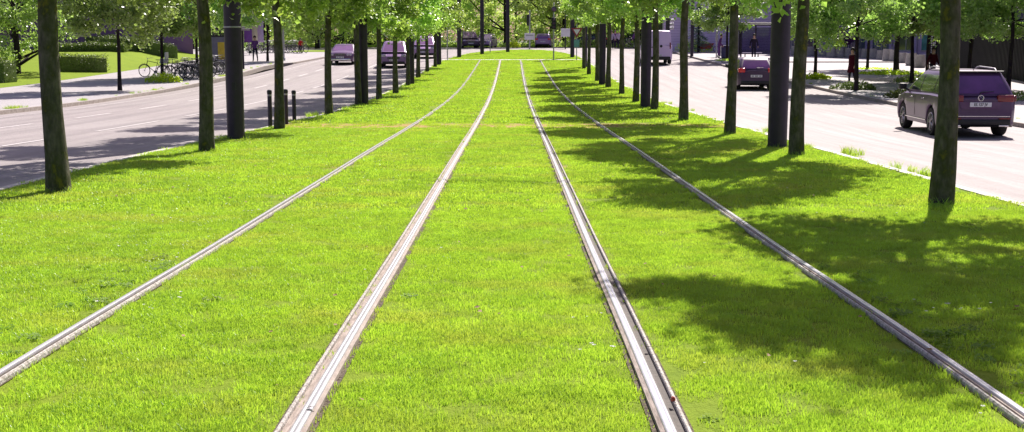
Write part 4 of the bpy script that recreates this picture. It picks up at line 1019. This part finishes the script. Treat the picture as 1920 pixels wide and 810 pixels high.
    # lamps
    for sx in (-1,1):
        if front is not None:
            z=S['lampz']; lw,lh=S.get('lamp',(.30,.16))
            e=L/2
            mb=MB(); x0,x1=sorted((sx*(W/2*.86),sx*(W/2*.86-lw))); 
            if S.get('round'): 
                for dx_ in (0,-.19): mb.lathe([(.085,e-.05),(.085,e+.004),(.05,e+.02)],16,(sx*(W/2*.78)+sx*dx_,0,z),'y')
            else: mb.box(x0,x1,e-.12,e-.005,z-lh/2,z+lh/2,b=.03)
            mb.build('headlamp','clear',o,True,50)
            z=S['tailz']; tw,th=S.get('tail',(.26,.18)); x0,x1=sorted((sx*(W/2*.865),sx*(W/2*.865-tw)))
            mb=MB(); mb.box(x0,x1,-e-.012,-e+.12,z-th/2,z+th/2,b=.025)
            if not S.get('panelrear'): x2,x3=sorted((sx*(W/2*.86),sx*(W/2*.935))); mb.box(x2,x3,-e+.02,-e+.30,z-th/2+.01,z+th/2-.01,b=.02)
            mb.build('tail_lamp',S.get('tm','redlamp'),o,True,50)
    # rear and front furniture
    pz=S['platez']
    mb=MB(); mb.box(-.26,.26,-L/2-.022,-L/2-.004,pz-.055,pz+.055,b=.005); pr=mb.build('number_plate','plate',o)
    mb=MB(); mb.box(-.26,.26,L/2+.0,L/2+.022,.42,.53,b=.005); pf=mb.build('number_plate','plate',o)
    if not plate:
        for q,yy,zz in ((pr,-L/2-.024,pz),(pf,L/2+.024,.475)):
            mb=MB()
            for i in range(9):
                if i in (2,6): continue
                x=-.20+i*.05; mb.box(x-.013,x+.013,min(yy,yy+(.001 if yy<0 else -.001)),max(yy,yy+(.001 if yy<0 else -.001)),zz-.035,zz+.035)
            mb.build('lettering','ink',q)
    if plate:
        t=link('lettering',text_mesh(plate,.098,'ink',.002,.0015),pr); t.location=(0,-L/2-.025,pz); t.rotation_euler=(pi/2,0,0); t.scale=(.86,1,1)
    mb=MB(); mb.box(-W/2*.80,W/2*.80,-L/2-.012,-L/2+.1,zb0+.06,zb0+.22,b=.03); mb.build('rear_bumper',S.get('bump','black'),o,True,50)
    mb=MB(); mb.box(-W/2*.80,W/2*.80,L/2-.1,L/2+.012,zb0+.05,zb0+.2,b=.03); mb.build('front_bumper',S.get('bump','black'),o,True,50)
    gz_=S.get('grillez',.62); gw=S.get('grillew',.40)
    mb=MB(); mb.box(-gw,gw,L/2-.06,L/2+.008,gz_-.08,gz_+.08,b=.02); g_=mb.build('grille','black',o,True,50)
    mb=MB()
    for i in range(7): x=-gw+.06+(2*gw-.12)*i/6; mb.box(x-.006,x+.006,L/2+.008,L/2+.016,gz_-.07,gz_+.07)
    mb.build('grille_bars','chrome',g_)
    if not S.get('panelrear'):
        mb=MB(); y0,y1,w,z=cab(.16,0); y2,_,_,z2=cab(.30,0)
        mb.tube([(0,y0-.02,z-.03),(.02,y0-.035,z),(.34,y2+(y0-y2)*.75-.03,z+.02)],[.016,.012,.007],6); mb.build('wiper','black',o,True)
    mb=MB(); mb.tube([(0,r0+.22,H-.01),(0,r0+.05,H+.16)],[.008,.003],5); mb.build('aerial','black',o,True)
    for sx in (-1,1):
        for yy in S.get('handles',(-.35,.62)):
            mb=MB(); x0,x1=sorted((sx*(W/2-.012),sx*(W/2+.018))); mb.box(x0,x1,yy-.09,yy+.09,belt-.17,belt-.14,b=.01); mb.build('door_handle',body,o)
            mb=MB(); x0,x1=sorted((sx*(W/2-.004),sx*(W/2+.0015))); mb.box(x0,x1,yy+.72,yy+.728,zb0+.18,belt-.10); mb.build('door_seam','black',o)
    return o,cab,B
SUV=dict(L=4.50,W=1.86,H=1.66,belt=1.06,rw=.355,fa=1.42,ra=-1.26,zb=.26,deck=[(-2.25,.98),(-2.1,1.05),(-1.0,1.065),(1.0,1.03),(1.35,1.02),(2.0,.90),(2.25,.74)],cab=(-2.20,1.42,-1.78,.40),lampz=.78,tailz=.98,tail=(.40,.17),platez=.83,cuts=[0,.24,.60,1.],tumble=.71,grillez=.72,handles=(-.55,.55))
HATCH=dict(tm='redbright',L=4.1,W=1.74,H=1.46,belt=.93,rw=.30,fa=1.30,ra=-1.22,zb=.19,deck=[(-2.05,.88),(-1.9,.94),(0,.94),(1.0,.93),(1.5,.86),(2.05,.66)],cab=(-2.0,1.35,-1.45,.35),lampz=.66,tailz=.88,tail=(.24,.20),platez=.62,cuts=[0,.2,.60,1.],handles=(-.4,.6))
SEDAN=dict(L=4.95,W=1.82,H=1.37,belt=.90,rw=.32,fa=1.55,ra=-1.35,zb=.19,deck=[(-2.47,.84),(-2.2,.92),(-1.2,.93),(1.0,.90),(2.2,.80),(2.47,.70)],cab=(-1.75,1.15,-.95,.20),lampz=.66,tailz=.78,platez=.55,round=True,cuts=[0,.45,1.],handles=(-.4,.5),grillez=.66,grillew=.36,bump='chrome')
MPV=dict(L=4.4,W=1.82,H=1.70,belt=1.02,rw=.32,fa=1.42,ra=-1.25,zb=.2,deck=[(-2.2,.98),(-2,1.02),(1.0,1.02),(1.5,.95),(2.2,.72)],cab=(-2.12,1.75,-1.85,.60),lampz=.76,tailz=1.0,platez=.7,cuts=[0,.26,.58,1.],handles=(-.4,.6))
VAN=dict(L=5.2,W=1.95,H=2.30,belt=1.30,rw=.34,fa=1.55,ra=-1.55,zb=.28,deck=[(-2.6,1.30),(1.6,1.30),(1.9,1.2),(2.6,.92)],cab=(-2.58,2.25,-2.50,1.45),lampz=.85,tailz=1.25,tail=(.09,.42),platez=.62,tumble=.83,panelrear=True,handles=(.75,),grillez=.75)
P_suv=mat('suv_grey_violet_paint',(.090,.045,.115),(.080,.040,.10),1.2,.28,0,0,.3,.5); P_hatch=paint('deep_violet_paint',(.036,.004,.052),.0,.4); P_jag=paint('dark_violet_paint',(.08,.022,.10),.1); P_mpv=paint('silver_violet_paint',(.26,.15,.32),.2); P_van=paint('white_violet_paint',(.66,.50,.78),.0,.4)
P_far=paint('dark_plum_paint',(.06,.03,.08)); P_far2=paint('lilac_silver_paint',(.34,.20,.40),.1); P_black=paint('black_paint',(.02,.017,.022))
M['lpaint']=P_suv
# the big estate on the right
p=at(1834,257,dz=RW); p.y+=1.9
suv,cab,Bd=car('estate_car','large grey violet sport utility car with roof rails driving away on the right road','car',Vector((p.x,p.y,gr(p.x,p.y)+RW)),R(-3),SUV,P_suv)
for sx in (-1,1):
    mb=MB(); y0,y1,w,z=cab(1,0); x=sx*(w-.07); mb.tube([(x,y0+.30,1.63),(x,y0+.42,1.69),(x,-.2,1.715),(x,y1-.35,1.685),(x,y1-.2,1.62)],.018,8); mb.build('roof_rail','galv',suv,True)
    mb=MB(); x0,x1=sorted((sx*.905,sx*.935)); mb.box(x0,x1,-.86,1.02,.36,.385,b=.004); mb.build('side_trim','chrome',suv)
    mb=MB(); x0,x1=sorted((sx*.45,sx*.74)); mb.box(x0,x1,-2.285,-2.255,.475,.51,b=.006); mb.build('reflector','redlamp',suv)
    mb=MB(); x0,x1=sorted((sx*.46,sx*.70)); mb.box(x0,x1,-2.28,-2.2,.29,.335,b=.012); mb.build('exhaust_tip','chrome',suv)
    mb=MB(); mb.tube([(sx*.70,-1.0,.33),(sx*.70,.95,.33)],.05,8); mb.build('sill_cladding','black',suv,True)
mb=MB(); mb.box(-.72,.72,-2.272,-2.25,.535,.555,b=.004); mb.build('chrome_strip','chrome',suv)
mb=MB(); mb.box(-.66,.66,-1.87,-1.70,1.60,1.64,b=.012); mb.build('roof_spoiler','black',suv)
mb=MB(); mb.prism([(-.52,.90),(.52,.90),(.44,.72),(-.44,.72)],-2.268,-2.245,axis='y'); mb.build('plate_recess',P_jag,suv)
bd=empty('badge',(0,-2.262,.99)); bd.parent=suv
mb=MB(); mb.tube([(.068*cos(t*2*pi/24),0,.068*sin(t*2*pi/24)) for t in range(24)],.007,5,closed=True); mb.build('badge_ring','chrome',bd,True)
mb=MB(); mb.tube([(-.028,-.002,.060),(0,-.002,.006),(.028,-.002,.060)],.006,5); mb.tube([(-.060,-.002,.028),(-.028,-.002,-.056),(0,-.002,.0),(.028,-.002,-.056),(.060,-.002,.028)],.006,5); mb.build('badge_letters','chrome',bd,True)
for ch in KIDS(suv):
    if ch.name.startswith('number_plate') and ch.data.vertices[0].co.y<0: ch.location.y=-.012
def place(px,py,S,rear=True):
    q=at(px,py,dz=RW); q.y+= S['L']/2*.9; q.x*= q.y/(q.y-S['L']/2*.9)*.5+.5; return Vector((q.x,q.y,gr(q.x,q.y)+RW))
car('hatchback','deep violet hatchback driving away on the right road, second car from the viewer','car',place(1413,169,HATCH),R(-3),HATCH,P_hatch,plate=None)
v,cab,_=car('delivery_van','white delivery van with windowless rear doors driving away on the right','van',place(1232,122,VAN),R(-2),VAN,P_van,plate=None)
mb=MB(); mb.box(-.006,.006,-2.625,-2.595,.5,2.15); mb.build('door_gap','black',v)
mb=MB(); mb.box(-.5,-.1,-2.63,-2.60,1.13,1.18,b=.01); mb.build('door_handle','black',v)
mb=MB(); mb.lathe([(.09,-2.63),(.09,-2.60)],14,(.18,0,1.02+.2),'y'); mb.build('lock_cover','black',v,True)
mb=MB(); mb.box(-.25,.25,-2.53,-2.44,2.20,2.24); mb.build('brake_lamp','black',v)
mb=MB(); mb.box(-.82,.82,-2.64,-2.60,.30,.52,b=.02); mb.build('bumper_step','black',v)
car('saloon_car','low dark violet saloon with twin round headlamps coming towards the viewer','car',place(643,122,SEDAN),pi,SEDAN,P_jag,plate=None)
car('people_carrier','tall violet and silver people carrier coming between the left trunks','car',place(738,128,MPV),pi+R(3),MPV,P_mpv,plate=None)
car('people_carrier','lilac car behind the people carrier on the left road','car',place(795,110,MPV),pi+R(3),MPV,P_far2,plate=None)
car('hatchback','dark plum car with headlamps at the wood edge, left of the far pair','car',at(878,90,dz=RW)+Vector((0,1,0)),pi+R(8),MPV,P_far,plate=None)
car('hatchback','lilac grey car at the wood edge, right of the far pair','car',at(911,90,dz=RW)+Vector((0,2,0)),pi-R(10),HATCH,P_far2,plate=None)
car('hatchback','pale lilac small car seen from behind at the wood edge','car',at(1021,89,dz=RW)+Vector((0,1,0)),R(-6),HATCH,P_far2,plate=None)
car('estate_car','dark car parked far behind the group of cyclists','car',at(1172,88,dz=RW)+Vector((0,2,0)),R(80),MPV,P_black,plate=None)
car('estate_car','dark plum car crossing behind the far right trunks','car',at(1108,88,dz=RW)+Vector((0,1,0)),R(75),HATCH,P_far,plate=None)
car('hatchback','dark car parked behind the saloon near the wood on the left','car',at(693,88,dz=RW)+Vector((0,1,0)),R(85),HATCH,P_black,plate=None)
car('hatchback','dark car parked beside the far left verge','car',at(655,88,dz=RW)+Vector((0,1,0)),R(80),MPV,P_black,plate=None)

# ------------------------------------------------------------------ people
def person(label,loc,rz,J,mats_,sc=1.,group=None,hairc='hair',coat=None):
    """J: joints in metres; a skinned body, clothing shown by material zones"""
    o=empty('person',loc,rz,label,'person',group); o.scale=(sc,sc,sc)
    names=['pelvis','waist','chest','neck','head','crown','shL','elL','haL','fiL','shR','elR','haR','fiR','hiL','knL','anL','toL','hiR','knR','anR','toR']
    rad=dict(pelvis=.145,waist=.125,chest=.15,neck=.055,head=.088,crown=.07,shL=.065,elL=.045,haL=.032,fiL=.025,hiL=.09,knL=.062,anL=.042,toL=.035)
    E=[('pelvis','waist'),('waist','chest'),('chest','neck'),('neck','head'),('head','crown')]
    for s in 'LR': E+=[('chest','sh'+s),('sh'+s,'el'+s),('el'+s,'ha'+s),('ha'+s,'fi'+s),('pelvis','hi'+s),('hi'+s,'kn'+s),('kn'+s,'an'+s),('an'+s,'to'+s)]
    me=bpy.data.meshes.new('body'); me.from_pydata([J[n] for n in names],[(names.index(a),names.index(b)) for a,b in E],[])
    t=bpy.data.objects.new('tmp',me); COL.objects.link(t); t.modifiers.new('skin','SKIN'); ssf=t.modifiers.new('sub','SUBSURF'); ssf.levels=2
    sv=me.skin_vertices[0].data
    for i,n in enumerate(names):
        q=rad.get(n) or rad[n[:-1]+'L']; sv[i].radius=(q,q); sv[i].use_root=(i==0)
    dg=bpy.context.evaluated_depsgraph_get(); nm=bpy.data.meshes.new_from_object(t.evaluated_get(dg)); bpy.data.objects.remove(t)
    nm.materials.clear()
    for m in mats_: nm.materials.append(m if not isinstance(m,str) else M[m])   # top, trousers, skin, shoes
    hip=Vector(J['pelvis']); head=Vector(J['head'])
    hands=[Vector(J['haL']),Vector(J['haR'])]; feet=[Vector(J['toL']),Vector(J['toR'])]; ank=[Vector(J['anL']),Vector(J['anR'])]; legs=[]
    def segd(p,a,b):
        a=Vector(a);b=Vector(b); d=b-a; t=max(0,min(1,(p-a).dot(d)/d.dot(d))); return (p-a-d*t).length
    for f in nm.polygons:
        c=f.center; f.use_smooth=True; i=0
        dl=min(segd(c,J['hi'+s],J['kn'+s]) for s in 'LR'); dl=min(dl,min(segd(c,J['kn'+s],J['an'+s]) for s in 'LR')); dt=min(segd(c,J['pelvis'],J['chest']),min(segd(c,J['sh'+s],J['el'+s]) for s in 'LR'),min(segd(c,J['el'+s],J['fi'+s]) for s in 'LR'))
        if dl<dt: i=1
        if min(segd(c,J['ha'+s],J['fi'+s]) for s in 'LR')<.05 or (c-head).length<.17 or (c-Vector(J['crown'])).length<.12: i=2
        if min((c-q).length for q in feet+ank)<.10 and dl<.2: i=3
        f.material_index=i
    b=link('body',nm,o)
    hd=Vector(J['crown'])*.45+head*.55; bm=bmesh.new(); bmesh.ops.create_icosphere(bm,subdivisions=3,radius=1)
    for v in list(bm.verts):
        if v.co.y>.35 and v.co.z<.35 or v.co.z<-.55: bm.verts.remove(v)
    for v in bm.verts: v.co=Vector((v.co.x*.100,v.co.y*.112-.012,v.co.z*.13+.03))+hd
    hm=bpy.data.meshes.new('hair'); bm.to_mesh(hm); bm.free(); hm.materials.append(M[hairc]); 
    for f in hm.polygons: f.use_smooth=True
    link('hair',hm,o)
    if coat:
        m_,z0,w0,w1=coat; mb=MB(); px_,py_=hip.x,hip.y
        vs=[];n=16
        for z,ww in ((J['chest'][2]+.10,.17),(J['chest'][2],.215),(J['waist'][2],w0),(hip.z,w0*1.08),(z0,w1)):
            for j in range(n): a=2*pi*j/n; vs.append((px_*.5+J['chest'][0]*.5+ww*cos(a),py_*.5+J['chest'][1]*.5+ww*.78*sin(a),z+.012*sin(4*a)))
        mb.add(vs,[(i*n+j,i*n+(j+1)%n,(i+1)*n+(j+1)%n,(i+1)*n+j) for i in range(4) for j in range(n)]); mb.build('coat',m_,o,True,70)
    return o
def stand(stride=.0,arm=.05,lean=0.):
    J=dict(pelvis=(0,0,.93),waist=(0,.01+lean*.3,1.08),chest=(0,.01+lean,1.30),neck=(0,.02+lean*1.3,1.48),head=(0,.04+lean*1.5,1.60),crown=(0,.03+lean*1.5,1.70))
    for s,x in (('L',-1),('R',1)):
        k=stride*x
        J.update({'sh'+s:(x*.17,lean,1.40),'el'+s:(x*.25,-k*.5-.02+lean,1.13),'ha'+s:(x*.26,-k*.9+arm+lean,.90),'fi'+s:(x*.25,-k*1.0+arm+.03+lean,.81),
                  'hi'+s:(x*.09,0,.88),'kn'+s:(x*.10,k*.55+.03,.50),'an'+s:(x*.10,k*1.1-.03,.09+(.05 if k<0 else 0)),'to'+s:(x*.11,k*1.1+.12,.04)})
    return J
purple=cloth('purple_cloth',(.16,.06,.22)); dark=cloth('dark_cloth',(.035,.025,.045)); navy=cloth('dark_trousers',(.03,.025,.045)); redc=cloth('dark_red_coat',(.075,.008,.018)); pale=cloth('pale_cloth',(.50,.42,.55)); redb=cloth('bright_red_cloth',(.50,.03,.03)); shoe=cloth('shoe',(.02,.02,.02))
o=person('person in purple top and dark leggings walking with a bag on the left pavement',at(479,117)+Vector((0,0,.05)),pi,stand(.22),[purple,navy,'skin',shoe],1.02)
mb=MB(); mb.box(-.08,.08,-.15,.15,0,.24,b=.03); mb.tube([(0,-.1,.24),(0,0,.42),(0,.1,.24)],.01,5); q=mb.build('hand_bag','black'); q.location=at(479,117)+Vector((-.33,-.05,.62)); tag(q,'black hand bag carried by the person in purple on the left','bag')
person('person in long dark red coat standing behind the thin tree on the right pavement',at(1597,163)+Vector((0,0,.05)),R(120),stand(.10),[redc,navy,'skin',shoe],1.0,coat=(redc,.62,.20,.27))
J=stand(.05,.16,.10); person('man in purple shirt leaning over beside the blue box',at(1350,112)+Vector((0,.6,.05)),R(-100),J,[purple,purple,'skin',shoe],1.05)
person('person in dark suit and pale shirt standing in the right bus shelter',at(1424,115)+Vector((0,2.2,.05)),pi,stand(.06),[dark,navy,'skin',shoe],1.08)
person('person in purple shirt walking at the left crossing beside the far poles',at(806,98)+Vector((0,0,.0)),R(170),stand(.16),[purple,navy,'skin',shoe],1.05)
for i,(px,py,mm,l) in enumerate(((1147,92,pale,'person in pale top, leftmost of the group at the far right crossing'),(1153,91,purple,'person in purple top in the middle of the group at the crossing'),(1159,92,pale,'person in pale top with dark hair, rightmost of the crossing group'),(1190,92,purple,'person in purple standing beside the bicycle at the far crossing'))):
    person(l,at(px,py),pi+.3*i,stand(.15),[mm,navy,'skin',shoe],1.0,group='pedestrians at the far right crossing')
person('small person in bright red jacket at the right end of the far bicycle rack',at(564,101)+Vector((0,0,.05)),.5,stand(.05),[redb,navy,'skin',shoe],.72)
person('person with dark clothes standing behind the roof of the big car',at(1747,160)+Vector((0,0,.05)),R(200),stand(.1),[redc,navy,'skin',shoe],1.0)
# ------------------------------------------------------------------ camera, sun, sky
cam=bpy.data.cameras.new('camera'); cam.sensor_width=36; cam.lens=36*F/1920; cam.clip_start=.1; cam.clip_end=3000
co=bpy.data.objects.new('camera',cam); COL.objects.link(co); co.location=(0,0,EYE); co.rotation_euler=(pi/2-P,0,0); C.camera=co
AZ,EL=R(21.5),R(45.5)
sd=Vector((sin(AZ)*cos(EL),cos(AZ)*cos(EL),sin(EL)))
sl=bpy.data.lights.new('sun','SUN'); sl.energy=5; sl.angle=R(.55); sl.color=(1,.93,.85)
so=bpy.data.objects.new('sun',sl); COL.objects.link(so); so.rotation_euler=(-sd).to_track_quat('-Z','Y').to_euler(); so.location=(20,40,30)
w=bpy.data.worlds.new('World'); C.world=w; w.use_nodes=True; nt=w.node_tree; bg=nt.nodes['Background']
sky=nt.nodes.new('ShaderNodeTexSky'); sky.sky_type='NISHITA'; sky.sun_disc=False; sky.sun_elevation=EL; sky.sun_rotation=AZ; sky.dust_density=2.5; sky.ozone_density=1
mx=nt.nodes.new('ShaderNodeMix'); mx.data_type='RGBA'; mx.blend_type='MULTIPLY'; mx.inputs[0].default_value=1; mx.inputs[7].default_value=(1.08,.90,1.08,1)
nt.links.new(sky.outputs[0],mx.inputs[6]); nt.links.new(mx.outputs[2],bg.inputs[0]); bg.inputs[1].default_value=.066
v=C.view_settings; v.view_transform='Standard'; v.look='None'; v.exposure=.82; v.gamma=1; v.use_curve_mapping=False
C.cycles.max_bounces=6; C.cycles.transparent_max_bounces=4; C.cycles.use_denoising=True
